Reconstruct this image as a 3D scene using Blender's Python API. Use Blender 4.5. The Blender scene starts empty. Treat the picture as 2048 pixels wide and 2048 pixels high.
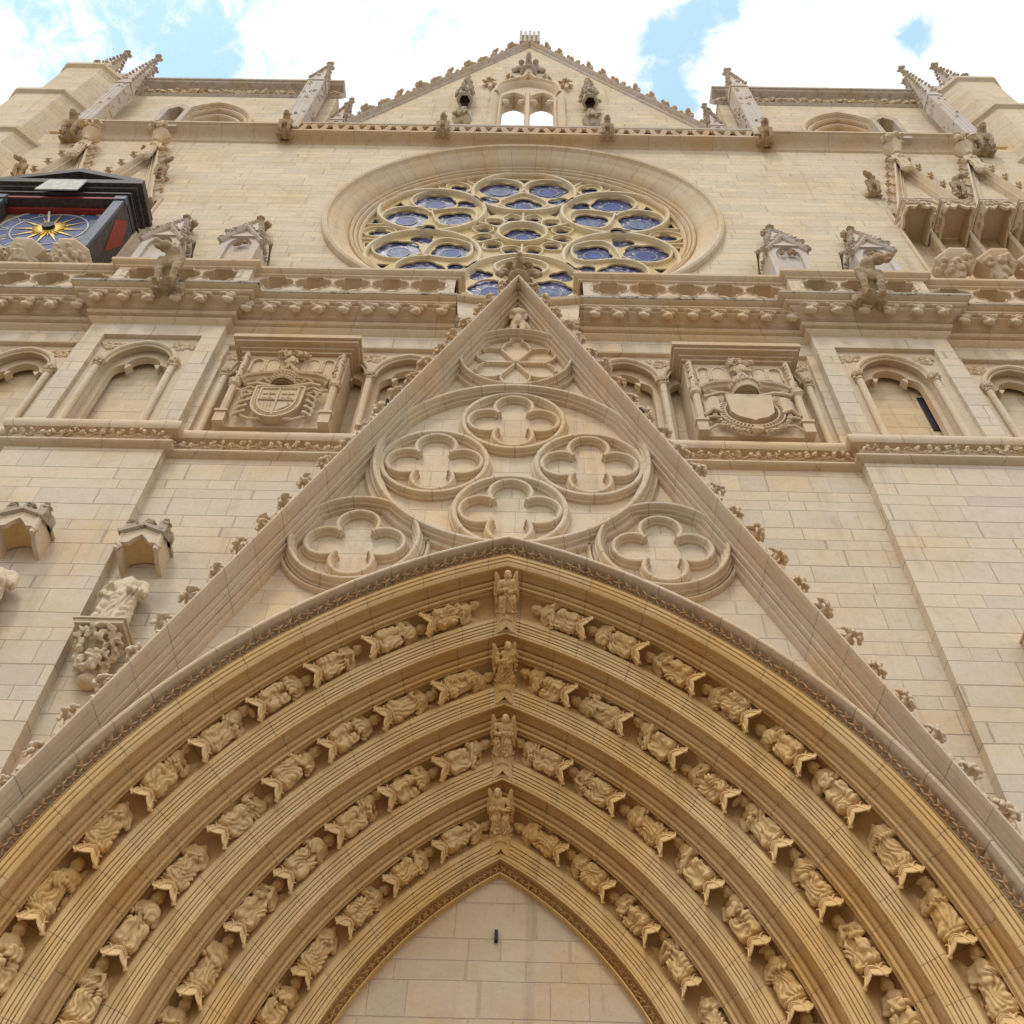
import bpy, bmesh, math, random
import numpy as np
from mathutils import Vector, Matrix, noise
from mathutils.geometry import tessellate_polygon
from math import pi, sin, cos, tan, atan2, sqrt, radians, acos

random.seed(7)
S = bpy.context.scene
COL = S.collection

# ------------------------------------------------------------------ camera
def cam_axes(th, yaw, roll):
    f = Vector((sin(yaw)*cos(th), cos(yaw)*cos(th), sin(th)))
    r = Vector((cos(yaw), -sin(yaw), 0)); u = r.cross(f)
    c, s = cos(roll), sin(roll)
    return f, c*r+s*u, -s*r+c*u
CF, CR, CU = cam_axes(.9158, -.0205, .0368)
cd = bpy.data.cameras.new('camera'); cam = bpy.data.objects.new('camera', cd); COL.objects.link(cam)
m = Matrix.Identity(4)
for i in range(3):
    m[i][0] = CR[i]; m[i][1] = CU[i]; m[i][2] = -CF[i]
m.translation = Vector((.241, -10, 0))
cam.matrix_world = m
cd.sensor_width = 36; cd.sensor_height = 36; cd.sensor_fit = 'HORIZONTAL'
cd.lens = 2116.3/2048*36
cd.clip_start = .1; cd.clip_end = 5000
S.camera = cam

# ------------------------------------------------------------------ world and sun
SUN_EL, SUN_AZ = radians(56), radians(200)      # azimuth measured clockwise from +Y
w = bpy.data.worlds.new('World'); S.world = w; w.use_nodes = True
nt = w.node_tree; N = nt.nodes; L = nt.links
for n in list(N): N.remove(n)
out = N.new('ShaderNodeOutputWorld')
sky = N.new('ShaderNodeTexSky'); sky.sky_type = 'NISHITA'; sky.sun_disc = False
sky.sun_elevation = SUN_EL; sky.sun_rotation = SUN_AZ; sky.air_density = 1.0; sky.dust_density = .6
bg = N.new('ShaderNodeBackground'); bg.inputs[1].default_value = .15
hs = N.new('ShaderNodeHueSaturation'); hs.inputs['Saturation'].default_value = .80; hs.inputs['Hue'].default_value = .455
hs.inputs['Value'].default_value = 2.6
L.new(sky.outputs[0], hs.inputs['Color']); L.new(hs.outputs[0], bg.inputs[0])
cl = N.new('ShaderNodeBackground'); cl.inputs[0].default_value = (.99, .985, 1, 1); cl.inputs[1].default_value = 1.32
geo = N.new('ShaderNodeTexCoord')
nz = N.new('ShaderNodeTexNoise'); nz.inputs['Scale'].default_value = 9; nz.inputs['Detail'].default_value = 9
nz.inputs['Roughness'].default_value = .6; nz.inputs['Distortion'].default_value = .3
L.new(geo.outputs['Generated'], nz.inputs['Vector'])
def pxdir(px, py):
    return (CF + CR*((px-1024)/2116.3) - CU*((py-1024)/2116.3)).normalized()
acc = None
# openings in the cloud cover: where the blue shows (directions on the sky dome, angular radius)
def M(op, a, b=None, c=None):
    n = N.new('ShaderNodeMath'); n.operation = op
    for i, v in enumerate((a, b, c)):
        if v is None: continue
        if isinstance(v, (int, float)): n.inputs[i].default_value = v
        else: L.new(v, n.inputs[i])
    return n.outputs[0]
GAPS = [((300, 20), .12), ((350, 90), .12), ((430, 140), .08), ((260, -60), .13), ((1400, 20), .032), ((1340, 90), .028), ((1340, 160), .034),
        ((1345, 215), .035), ((1828, 65), .020), ((1440, -20), .035), ((1590, -90), .04), ((640, -420), .16), ((1500, -500), .13), ((-300, -300), .12)]
for (p, r) in GAPS:
    d = pxdir(*p)
    dot = N.new('ShaderNodeVectorMath'); dot.operation = 'DOT_PRODUCT'
    L.new(geo.outputs['Generated'], dot.inputs[0]); dot.inputs[1].default_value = d
    ang = M('ARCCOSINE', M('MINIMUM', dot.outputs['Value'], .999999))
    v = M('SUBTRACT', 1.0, M('DIVIDE', ang, r))
    acc = v if acc is None else M('MAXIMUM', acc, v)
nz2 = N.new('ShaderNodeTexNoise'); nz2.inputs['Scale'].default_value = 34; nz2.inputs['Detail'].default_value = 7; nz2.inputs['Roughness'].default_value = .65; nz2.inputs['Distortion'].default_value = .6
L.new(geo.outputs['Generated'], nz2.inputs['Vector'])
val = M('ADD', M('MAXIMUM', acc, -1.5), M('ADD', M('MULTIPLY', M('SUBTRACT', nz.outputs[0], .5), 2.6), M('MULTIPLY', M('SUBTRACT', nz2.outputs[0], .5), 2.6)))
mr = N.new('ShaderNodeMapRange'); mr.interpolation_type = 'SMOOTHSTEP'
mr.inputs['From Min'].default_value = -.10; mr.inputs['From Max'].default_value = .75
L.new(val, mr.inputs['Value'])
mx = N.new('ShaderNodeMixShader'); L.new(M('MULTIPLY', mr.outputs[0], .93), mx.inputs[0])
L.new(cl.outputs[0], mx.inputs[1]); L.new(bg.outputs[0], mx.inputs[2]); L.new(mx.outputs[0], out.inputs[0])

sd = bpy.data.lights.new('sun', 'SUN'); sun = bpy.data.objects.new('sun', sd); COL.objects.link(sun)
sd.energy = 1.35; sd.angle = radians(11); sd.color = (1, .955, .88)
dvec = Vector((sin(SUN_AZ)*cos(SUN_EL), cos(SUN_AZ)*cos(SUN_EL), sin(SUN_EL)))
sun.rotation_euler = dvec.to_track_quat('Z', 'Y').to_euler()

S.view_settings.view_transform = 'Standard'; S.view_settings.look = 'None'
S.view_settings.gamma = 1; S.view_settings.exposure = -.10
try:
    S.cycles.max_bounces = 8; S.cycles.diffuse_bounces = 6; S.cycles.use_denoising = True
except Exception: pass

# ------------------------------------------------------------------ materials
def new_mat(name):
    mt = bpy.data.materials.new(name); mt.use_nodes = True
    nt = mt.node_tree
    for n in list(nt.nodes): nt.nodes.remove(n)
    o = nt.nodes.new('ShaderNodeOutputMaterial'); b = nt.nodes.new('ShaderNodeBsdfPrincipled')
    b.inputs['Specular IOR Level'].default_value = .25
    nt.links.new(b.outputs[0], o.inputs[0])
    return mt, nt, b
class NG:
    def __init__(s, nt): s.nt = nt
    def math(s, op, a, b=None, c=None, clamp=False):
        n = s.nt.nodes.new('ShaderNodeMath'); n.operation = op; n.use_clamp = clamp
        for i, v in enumerate((a, b, c)):
            if v is None: continue
            if isinstance(v, (int, float)): n.inputs[i].default_value = v
            else: s.nt.links.new(v, n.inputs[i])
        return n.outputs[0]
    def noise(s, vec, scale, detail=4, rough=.55, dist=0):
        n = s.nt.nodes.new('ShaderNodeTexNoise'); n.inputs['Scale'].default_value = scale
        n.inputs['Detail'].default_value = detail; n.inputs['Roughness'].default_value = rough
        n.inputs['Distortion'].default_value = dist
        s.nt.links.new(vec, n.inputs['Vector']); return n.outputs[0]
    def mix(s, f, a, b, mode='MIX'):
        n = s.nt.nodes.new('ShaderNodeMix'); n.data_type = 'RGBA'; n.blend_type = mode
        for key, v in ((0, f), (6, a), (7, b)):
            if isinstance(v, (int, float)): n.inputs[key].default_value = v
            elif isinstance(v, tuple): n.inputs[key].default_value = (*v, 1) if len(v) == 3 else v
            else: s.nt.links.new(v, n.inputs[key])
        return n.outputs[2]
    def ramp(s, v, a, b, smooth=True):
        if a > b: return s.math('SUBTRACT', 1, s.ramp(v, b, a, smooth))
        n = s.nt.nodes.new('ShaderNodeMapRange'); n.interpolation_type = 'SMOOTHSTEP' if smooth else 'LINEAR'
        s.nt.links.new(v, n.inputs['Value']); n.inputs['From Min'].default_value = a; n.inputs['From Max'].default_value = b
        return n.outputs[0]
    def white(s, a, b=None):
        n = s.nt.nodes.new('ShaderNodeTexWhiteNoise'); n.noise_dimensions = '2D'
        c = s.nt.nodes.new('ShaderNodeCombineXYZ'); 
        for i, v in enumerate((a, b)):
            if v is None: continue
            if isinstance(v, (int, float)): c.inputs[i].default_value = v
            else: s.nt.links.new(v, c.inputs[i])
        s.nt.links.new(c.outputs[0], n.inputs['Vector']); return n.outputs[0]

def stone(name, base, warm=None, grey=None, ashlar=None, joint=None, var=.05, grime=0., rough=.9, bump=.65, mortar=(.27, .21, .15), jstr=.60, streak=.5, soot=None, pits=.35):
    """base colour; ashlar=(block length, course height) for coursed masonry; joint=spacing of joints along a moulding (needs UV)"""
    mt, nt, b = new_mat(name); g = NG(nt)
    geo = nt.nodes.new('ShaderNodeNewGeometry'); pos = geo.outputs['Position']
    sp = nt.nodes.new('ShaderNodeSeparateXYZ'); nt.links.new(pos, sp.inputs[0])
    X, Y, Z = sp.outputs
    warm = warm or (min(1, base[0]*1.02), base[1]*.90, base[2]*.70)
    grey = grey or (base[0]*.80, base[1]*.81, base[2]*.84)
    n1 = g.noise(pos, .55, 5, .6); n2 = g.noise(pos, 2.2, 6, .65, .4); n3 = g.noise(pos, 14, 6, .7); n4 = g.noise(pos, 55, 4, .7)
    col = g.mix(g.ramp(n1, .40, .68), base, warm)
    col = g.mix(g.math('MULTIPLY', g.ramp(n2, .50, .75), .55), col, grey)
    hgt = g.math('ADD', g.math('MULTIPLY', n3, .5), g.math('MULTIPLY', n4, .25))
    if ashlar:
        ln, ch = ashlar
        zz = g.math('DIVIDE', g.math('ADD', Z, g.math('MULTIPLY', g.noise(pos, .8, 2), .03)), ch)
        # courses of unequal height
        zz = g.math('ADD', zz, g.math('MULTIPLY', g.math('SINE', g.math('MULTIPLY', zz, 1.9)), .22))
        row = g.math('FLOOR', zz); fz = g.math('FRACT', zz)
        rr = g.white(row, 3.7); r2 = g.white(row, 9.1)
        u = g.math('ADD', X, Y)
        u = g.math('ADD', g.math('DIVIDE', u, g.math('ADD', g.math('MULTIPLY', rr, ln*.9), ln*.62)), g.math('MULTIPLY', r2, 40))
        u = g.math('ADD', u, g.math('MULTIPLY', g.math('SINE', g.math('MULTIPLY', g.math('ADD', u, g.math('MULTIPLY', rr, 9)), 2.3)), .30))
        blk = g.math('FLOOR', u); fu = g.math('FRACT', u)
        rb = g.white(row, blk); rc = g.white(blk, g.math('ADD', row, 77.3))
        dz = g.math('MULTIPLY', g.math('MINIMUM', fz, g.math('SUBTRACT', 1, fz)), ch)
        du = g.math('MULTIPLY', g.math('MINIMUM', fu, g.math('SUBTRACT', 1, fu)), ln)
        d = g.math('MINIMUM', dz, du)
        d = g.math('ADD', d, g.math('MULTIPLY', g.math('SUBTRACT', n3, .5), .010))
        mo = g.math('SUBTRACT', 1, g.ramp(d, .003, .012))
        col = g.mix(g.math('MULTIPLY', g.ramp(rb, .35, 1), .30), col, warm)
        col = g.mix(g.math('MULTIPLY', g.ramp(rc, .45, 1), .28), col, grey)
        lum = g.math('ADD', 1-var, g.math('MULTIPLY', rb, var*2))
        cc = nt.nodes.new('ShaderNodeCombineXYZ')
        for i in range(3): nt.links.new(lum, cc.inputs[i])
        col = g.mix(1., col, cc.outputs[0], 'MULTIPLY')
        # pitted blocks
        pt = g.math('MULTIPLY', g.ramp(g.noise(pos, 17, 3, .8), .66, .72), g.ramp(g.math('ADD', rc, g.math('MULTIPLY', n2, .5)), .75, 1.1))
        col = g.mix(g.math('MULTIPLY', pt, pits), col, mortar)
        col = g.mix(g.math('MULTIPLY', mo, jstr), col, mortar)
        hgt = g.math('SUBTRACT', g.math('SUBTRACT', hgt, g.math('MULTIPLY', mo, .9)), g.math('MULTIPLY', pt, .5))
    if joint:
        uv = nt.nodes.new('ShaderNodeUVMap'); us = nt.nodes.new('ShaderNodeSeparateXYZ'); nt.links.new(uv.outputs[0], us.inputs[0])
        u = g.math('DIVIDE', us.outputs[0], joint)
        v = us.outputs[1]
        u = g.math('ADD', u, g.math('MULTIPLY', g.white(g.math('FLOOR', v), 2.2), 7))
        u = g.math('ADD', u, g.math('MULTIPLY', g.math('SINE', g.math('MULTIPLY', u, 2.1)), .2))
        blk = g.math('FLOOR', u); fu = g.math('FRACT', u)
        d = g.math('MULTIPLY', g.math('MINIMUM', fu, g.math('SUBTRACT', 1, fu)), joint)
        mo = g.math('SUBTRACT', 1, g.ramp(d, .002, .011))
        rb = g.white(blk, g.math('FLOOR', v))
        col = g.mix(g.math('MULTIPLY', g.ramp(rb, .3, 1), .3), col, warm)
        col = g.mix(g.math('MULTIPLY', g.ramp(g.white(g.math('FLOOR', v), blk), .5, 1), .22), col, grey)
        col = g.mix(g.math('MULTIPLY', mo, .6), col, mortar)
        hgt = g.math('SUBTRACT', hgt, mo)
    n5 = g.noise(pos, 6.5, 8, .72, .6)
    col = g.mix(g.math('MULTIPLY', g.ramp(n5, .52, .70), .38), col, (base[0]*.74, base[1]*.70, base[2]*.66))
    col = g.mix(g.math('MULTIPLY', g.ramp(n5, .48, .34), .30), col, (min(1,base[0]*1.14), min(1,base[1]*1.14), min(1,base[2]*1.15)))
    hgt = g.math('ADD', hgt, g.math('MULTIPLY', n5, .8))
    sp3 = g.math('MULTIPLY', g.ramp(n3, .54, .74), .42)
    col = g.mix(sp3, col, (base[0]*.62, base[1]*.58, base[2]*.52))
    if streak:
        mp = nt.nodes.new('ShaderNodeMapping'); mp.inputs['Scale'].default_value = (3.2, 3.2, .16); nt.links.new(pos, mp.inputs[0])
        st = g.noise(mp.outputs[0], 1.0, 6, .7, .3)
        col = g.mix(g.math('MULTIPLY', g.math('MULTIPLY', g.ramp(st, .53, .70), g.ramp(n1, .35, .6)), streak), col, (base[0]*.60, base[1]*.58, base[2]*.57))
    if grime:
        gm = g.math('MULTIPLY', g.ramp(g.noise(pos, 4.5, 8, .75, .5), .5, .62), grime)
        col = g.mix(gm, col, soot or (.09, .085, .075))
    nt.links.new(col, b.inputs['Base Color']); b.inputs['Roughness'].default_value = rough
    bp = nt.nodes.new('ShaderNodeBump'); bp.inputs['Strength'].default_value = bump; bp.inputs['Distance'].default_value = .012
    nt.links.new(hgt, bp.inputs['Height']); nt.links.new(bp.outputs[0], b.inputs['Normal'])
    return mt
def plain(name, c, rough=.6, metal=0, var=.25, scale=6):
    mt, nt, b = new_mat(name); g = NG(nt)
    geo = nt.nodes.new('ShaderNodeNewGeometry')
    n = g.noise(geo.outputs['Position'], scale, 6, .65)
    col = g.mix(g.ramp(n, .3, .75), tuple(v*(1+var*.4) for v in c), tuple(v*(1-var) for v in c))
    nt.links.new(col, b.inputs['Base Color']); b.inputs['Roughness'].default_value = rough; b.inputs['Metallic'].default_value = metal
    bp = nt.nodes.new('ShaderNodeBump'); bp.inputs['Strength'].default_value = .25; bp.inputs['Distance'].default_value = .01
    nt.links.new(n, bp.inputs['Height']); nt.links.new(bp.outputs[0], b.inputs['Normal'])
    return mt
WALLC = (.63, .545, .43)
m_wall = stone('ashlar_wall', WALLC, ashlar=(.85, .335))
m_butt = stone('ashlar_buttress', (.635, .55, .44), ashlar=(.95, .36))
m_up = stone('ashlar_upper_wall', (.68, .58, .44), warm=(.66, .52, .32), ashlar=(1.0, .34), jstr=.5, var=.07, grime=.07)
m_back = stone('ashlar_niche', (.66, .55, .40), ashlar=(.8, .34), jstr=.4)
m_dress = stone('dressed_stone', (.64, .54, .41), joint=1.1)
m_dressb = stone('carved_dressed_stone', (.64, .53, .39))
m_corn = stone('cornice_stone', (.61, .49, .34), joint=1.3, grime=.10)
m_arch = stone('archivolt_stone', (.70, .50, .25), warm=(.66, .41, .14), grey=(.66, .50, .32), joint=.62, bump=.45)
m_hood = stone('hood_stone', (.66, .55, .41), joint=.7)
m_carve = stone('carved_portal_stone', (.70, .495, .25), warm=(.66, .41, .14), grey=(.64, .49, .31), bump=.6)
m_star = stone('leaf_band_stone', (.58, .42, .26))
m_gfield = stone('gable_field_stone', (.66, .555, .415), ashlar=(.75, .38), jstr=.45, mortar=(.33, .31, .26))
m_gmould = stone('gable_moulding_stone', (.64, .54, .40), joint=.55)
m_cope = stone('gable_coping_stone', (.62, .51, .38), joint=.9)
m_tymp = stone('tympanum_stone', (.56, .455, .335), ashlar=(.78, .36), jstr=.35, pits=.5)
m_trac = stone('rose_tracery_stone', (.70, .615, .455), warm=(.70, .58, .36))
m_cusp = stone('rose_cusp_stone', (.68, .56, .35), warm=(.66, .50, .24))
m_grey = stone('weathered_grey_stone', (.52, .46, .39), grime=.35)
m_garg = stone('gargoyle_stone', (.42, .32, .21), grime=.35, soot=(.10, .08, .06))
m_grime = stone('grimy_ledge', (.44, .38, .30), grime=.95)
m_pale = stone('pale_spire_stone', (.58, .53, .48), grey=(.45, .43, .42), grime=.15)
m_dark = plain('dark_void', (.045, .038, .04), .9)
m_wood = plain('dark_painted_wood', (.085, .068, .062), .55, 0, .5, 9)
m_woodb = plain('slate_blue_paint', (.11, .13, .17), .5)
m_red = plain('red_paint', (.30, .045, .03), .5)
m_white = plain('white_cloth_paint', (.62, .60, .56), .8)
m_gold = plain('gilding', (.85, .62, .16), .35, .35)
m_blue = plain('blue_dial_paint', (.085, .12, .27), .5, 0, .5, 3)
m_cream = plain('cream_dial_paint', (.62, .58, .48), .6)
m_met = plain('dark_metal', (.03, .028, .026), .4, .6)
m_ground = stone('pale_paving', (.22, .195, .165), ashlar=None)

def glass_mat():
    mt, nt, b = new_mat('stained_glass'); g = NG(nt)
    geo = nt.nodes.new('ShaderNodeNewGeometry'); pos = geo.outputs['Position']
    def vor(scale, feat):
        v = nt.nodes.new('ShaderNodeTexVoronoi'); v.inputs['Scale'].default_value = scale; v.feature = feat
        nt.links.new(pos, v.inputs['Vector']); return v
    v1 = vor(11, 'F1'); v2 = vor(11, 'DISTANCE_TO_EDGE'); v3 = vor(5, 'F1')
    sp = nt.nodes.new('ShaderNodeSeparateColor'); nt.links.new(v1.outputs['Color'], sp.inputs[0])
    sp3 = nt.nodes.new('ShaderNodeSeparateColor'); nt.links.new(v3.outputs['Color'], sp3.inputs[0])
    col = g.mix(g.ramp(sp3.outputs[0], .2, .8), (.035, .05, .16), (.10, .13, .27))
    col = g.mix(g.ramp(sp.outputs[1], .72, .9), col, (.42, .42, .50))
    col = g.mix(g.math('MULTIPLY', g.ramp(sp.outputs[2], .8, .9), .6), col, (.16, .09, .16))
    col = g.mix(g.math('SUBTRACT', 1, g.ramp(v2.outputs[0], .01, .05)), col, (.02, .02, .035))
    nt.links.new(col, b.inputs['Base Color']); b.inputs['Roughness'].default_value = .35; b.inputs['Specular IOR Level'].default_value = .3
    bp = nt.nodes.new('ShaderNodeBump'); bp.inputs['Strength'].default_value = .4; bp.inputs['Distance'].default_value = .02
    nt.links.new(g.noise(pos, 3.5, 3), bp.inputs['Height']); nt.links.new(bp.outputs[0], b.inputs['Normal'])
    return mt
m_glass = glass_mat()
m_medal = plain('blue_glass_medallion', (.04, .07, .26), .5, 0, .75, 5)
m_lead = plain('pale_glass_border', (.22, .24, .34), .5)
m_medal2 = plain('pale_blue_glass_medallion', (.12, .16, .29), .5, 0, .7, 6)

# ------------------------------------------------------------------ objects and properties
def tag(o, label=None, cat=None, group=None, kind=None):
    if label: o['label'] = label
    if cat: o['category'] = cat
    if group: o['group'] = group
    if kind: o['kind'] = kind
    return o
def empty(name, loc=(0, 0, 0), label=None, cat=None, group=None):
    o = bpy.data.objects.new(name, None); COL.objects.link(o); o.location = loc
    o.empty_display_size = .2
    return tag(o, label, cat, group)

class MB:
    def __init__(s): s.v = []; s.f = []; s.uv = []; s.n = 0
    def add(s, v, f, uv=None):
        v = np.asarray(v, float).reshape(-1, 3)
        s.v.append(v); o = s.n; s.n += len(v)
        s.f.extend([tuple(i+o for i in q) for q in f])
        s.uv.append(np.zeros((len(v), 2)) if uv is None else np.asarray(uv, float))
        return s
    def box(s, x0, x1, y0, y1, z0, z1):
        v = [(x, y, z) for x in (x0, x1) for y in (y0, y1) for z in (z0, z1)]
        f = [(0, 1, 3, 2), (4, 6, 7, 5), (0, 4, 5, 1), (2, 3, 7, 6), (0, 2, 6, 4), (1, 5, 7, 3)]
        return s.add(v, f)
    def grid(s, P, closeu=False, closev=False, uv=None, flip=False):
        P = np.asarray(P, float); nu, nv = P.shape[:2]; f = []
        for i in range(nu-(0 if closeu else 1)):
            for j in range(nv-(0 if closev else 1)):
                a = i*nv+j; b_ = i*nv+(j+1) % nv; c = ((i+1) % nu)*nv+(j+1) % nv; d = ((i+1) % nu)*nv+j
                f.append((a, d, c, b_) if flip else (a, b_, c, d))
        return s.add(P.reshape(-1, 3), f, None if uv is None else np.asarray(uv).reshape(-1, 2))
    def plate(s, outer, holes, y0, y1):
        """slab in the XZ plane from y0 (front) to y1 (back); holes are loops"""
        def ccw(lp):
            a = sum(lp[i][0]*lp[(i+1) % len(lp)][1]-lp[(i+1) % len(lp)][0]*lp[i][1] for i in range(len(lp)))
            return lp if a > 0 else lp[::-1]
        loops = [ccw(list(outer))]+[ccw(list(h))[::-1] for h in holes]
        tris = tessellate_polygon([[Vector((p[0], p[1], 0)) for p in lp] for lp in loops])
        flat = [p for lp in loops for p in lp]; n = len(flat)
        v = [(p[0], y0, p[1]) for p in flat]+[(p[0], y1, p[1]) for p in flat]
        f = []
        for t in tris:
            a, b_, c = [flat[i] for i in t]
            ar = (b_[0]-a[0])*(c[1]-a[1])-(c[0]-a[0])*(b_[1]-a[1])
            if abs(ar) < 1e-12: continue
            t = tuple(t) if ar > 0 else tuple(t)[::-1]
            f.append(t); f.append(tuple(i+n for i in t[::-1]))
        k = 0
        for lp in loops:
            q = len(lp)
            for i in range(q):
                a = k+i; b_ = k+(i+1) % q
                f.append((b_, a, a+n, b_+n))
            k += q
        return s.add(v, f)
    def tube(s, pts, r, n=8, cap=True, closed=False):
        pts = [Vector(p) for p in pts]; m_ = len(pts)
        R = r if hasattr(r, '__len__') else [r]*m_
        rings = []; ref = Vector((0, -1, .3)).normalized(); L_ = 0; uv = []
        for i, p in enumerate(pts):
            a = pts[(i-1) % m_] if (closed or i > 0) else p; b_ = pts[(i+1) % m_] if (closed or i < m_-1) else p
            t = (b_-a)
            t = t.normalized() if t.length > 1e-9 else Vector((0, 0, 1))
            x = t.cross(ref)
            if x.length < 1e-3: x = t.cross(Vector((1, 0, 0)))
            x.normalize(); y = x.cross(t)
            if i: L_ += (p-pts[i-1]).length
            rings.append([tuple(p+x*(R[i]*cos(2*pi*k/n))+y*(R[i]*sin(2*pi*k/n))) for k in range(n)])
            uv.append([(L_, 0)]*n)
        s.grid(rings, closeu=closed, closev=True, uv=uv)
        if cap and not closed:
            o = s.n-m_*n
            s.f.append(tuple(o+k for k in range(n))); s.f.append(tuple(o+(m_-1)*n+k for k in range(n))[::-1])
        return s
    def lathe(s, prof, c, n=16, a0=0, a1=2*pi):
        """prof [(r, z)] about the vertical through c"""
        full = abs(a1-a0-2*pi) < 1e-6
        k = n if full else n+1
        P = [[(c[0]+r*cos(a0+(a1-a0)*i/n), c[1]+r*sin(a0+(a1-a0)*i/n), c[2]+z) for (r, z) in prof] for i in range(k)]
        return s.grid(P, closeu=full, flip=True)
    def sweep(s, path, prof, closed=False, vid=0, cap=True):
        """path in XZ, prof [(offset to the right of travel, y)]"""
        n = len(path); P = []; UV = []; Ls = 0
        for i in range(n):
            p = np.array(path[i], float)
            a = np.array(path[(i-1) % n] if (closed or i > 0) else path[i], float)
            b_ = np.array(path[(i+1) % n] if (closed or i < n-1) else path[i], float)
            t1 = p-a; t2 = b_-p
            l1 = np.hypot(*t1); l2 = np.hypot(*t2)
            if l1 < 1e-9: t1 = t2/l2
            else: t1 = t1/l1
            if l2 < 1e-9: t2 = t1
            else: t2 = t2/l2
            n1 = np.array([t1[1], -t1[0]]); n2 = np.array([t2[1], -t2[0]])
            mm = n1+n2; mm = mm/max(1e-6, np.hypot(*mm)); sc = 1/max(.3, mm@n1)
            if i: Ls += l1 if l1 > 1e-9 else 0
            P.append([(p[0]+mm[0]*o*sc, y, p[1]+mm[1]*o*sc) for (o, y) in prof])
            UV.append([(Ls, vid)]*len(prof))
        s.grid(P, closeu=closed, uv=UV)
        if cap and not closed:
            o = s.n-n*len(prof)
            s.f.append(tuple(o+k for k in range(len(prof)))[::-1]); s.f.append(tuple(o+(n-1)*len(prof)+k for k in range(len(prof))))
        return s
    def strip(s, plan, prof, vid=0, cap=True):
        """plan [(x, y)] left to right, prof [(projection, z)] bottom to top"""
        n = len(plan); P = []; UV = []; Ls = 0
        for i in range(n):
            p = np.array(plan[i], float)
            t1 = p-np.array(plan[i-1], float) if i else None
            t2 = np.array(plan[i+1], float)-p if i < n-1 else None
            if t1 is not None: Ls += np.hypot(*t1)
            if t1 is None: t1 = t2
            if t2 is None: t2 = t1
            t1 = t1/np.hypot(*t1); t2 = t2/np.hypot(*t2)
            n1 = np.array([t1[1], -t1[0]]); n2 = np.array([t2[1], -t2[0]])
            mm = n1+n2; mm /= np.hypot(*mm); sc = 1/(mm@n1)
            P.append([(p[0]+mm[0]*d*sc, p[1]+mm[1]*d*sc, z) for (d, z) in prof]); UV.append([(Ls, vid)]*len(prof))
        s.grid(P, uv=UV, flip=True)
        if cap:
            o = s.n-n*len(prof)
            s.f.append(tuple(o+k for k in range(len(prof)))); s.f.append(tuple(o+(n-1)*len(prof)+k for k in range(len(prof)))[::-1])
        return s
    def blob(s, c, r, seed=0, amp=.25, n=8, rot=None):
        """small lumpy ellipsoid"""
        V = []; F = []
        m_ = n; k = n-2
        V.append((0, 0, 1))
        for i in range(1, k+1):
            th = pi*i/(k+1)
            for j in range(m_): V.append((sin(th)*cos(2*pi*j/m_), sin(th)*sin(2*pi*j/m_), cos(th)))
        V.append((0, 0, -1)); V = np.array(V)
        rnd = np.random.RandomState(seed); V = V*(1+amp*(rnd.rand(len(V), 1)-.5)*2)
        V = V*np.array(r)
        if rot is not None: V = V@np.array(rot).T
        for j in range(m_): F.append((0, 1+j, 1+(j+1) % m_))
        for i in range(k-1):
            for j in range(m_):
                a = 1+i*m_; F.append((a+j, a+m_+j, a+m_+(j+1) % m_, a+(j+1) % m_))
        a = 1+(k-1)*m_; e = len(V)-1
        for j in range(m_): F.append((a+j, e, a+(j+1) % m_))
        return s.add(V+np.array(c), F)
    def star(s, c, ex, ez, en, r, h, k=5, a0=0):
        """carved star leaf: raised petals with sunk gaps"""
        c = np.array(c, float); V = [c+en*h*.55]; F = []
        for i in range(2*k):
            a = a0+pi*i/k; rr = r if i % 2 == 0 else r*.38; hh = h*.35 if i % 2 == 0 else -h*.2
            V.append(c+ex*rr*cos(a)+ez*rr*sin(a)+en*hh)
        for i in range(k):
            a = a0+2*pi*i/k
            V.append(c+ex*r*.55*cos(a)+ez*r*.55*sin(a)+en*h)
        for i in range(k):
            t = 1+2*i; l_ = 1+(2*i-1) % (2*k); r_ = 1+(2*i+1) % (2*k); mid = 1+2*k+i
            F += [(mid, l_, t), (mid, t, r_), (0, l_, mid), (0, mid, r_)]
        return s.add(V, F)
    def mesh(s, name, smooth=35):
        me = bpy.data.meshes.new(name)
        V = np.concatenate(s.v)
        me.from_pydata(V.tolist(), [], s.f)
        UV = np.concatenate(s.uv)
        ul = me.uv_layers.new(name='UVMap')
        li = np.empty(len(me.loops), int); me.loops.foreach_get('vertex_index', li)
        ul.data.foreach_set('uv', UV[li].astype(np.float32).ravel())
        me.validate(); me.update()
        if smooth:
            me.shade_smooth(); me.set_sharp_from_angle(angle=radians(smooth))
        return me
    def build(s, name, mat, parent=None, smooth=35, fix=False):
        me = s.mesh(name, smooth)
        if fix: recalc(me)
        return link(name, me, mat, parent)
def recalc(me):
    bm = bmesh.new(); bm.from_mesh(me); bmesh.ops.recalc_face_normals(bm, faces=bm.faces); bm.to_mesh(me); bm.free()
def link(name, me, mat, parent=None):
    if mat and not me.materials: me.materials.append(mat)
    o = bpy.data.objects.new(name, me); COL.objects.link(o)
    if parent: o.parent = parent
    return o

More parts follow.
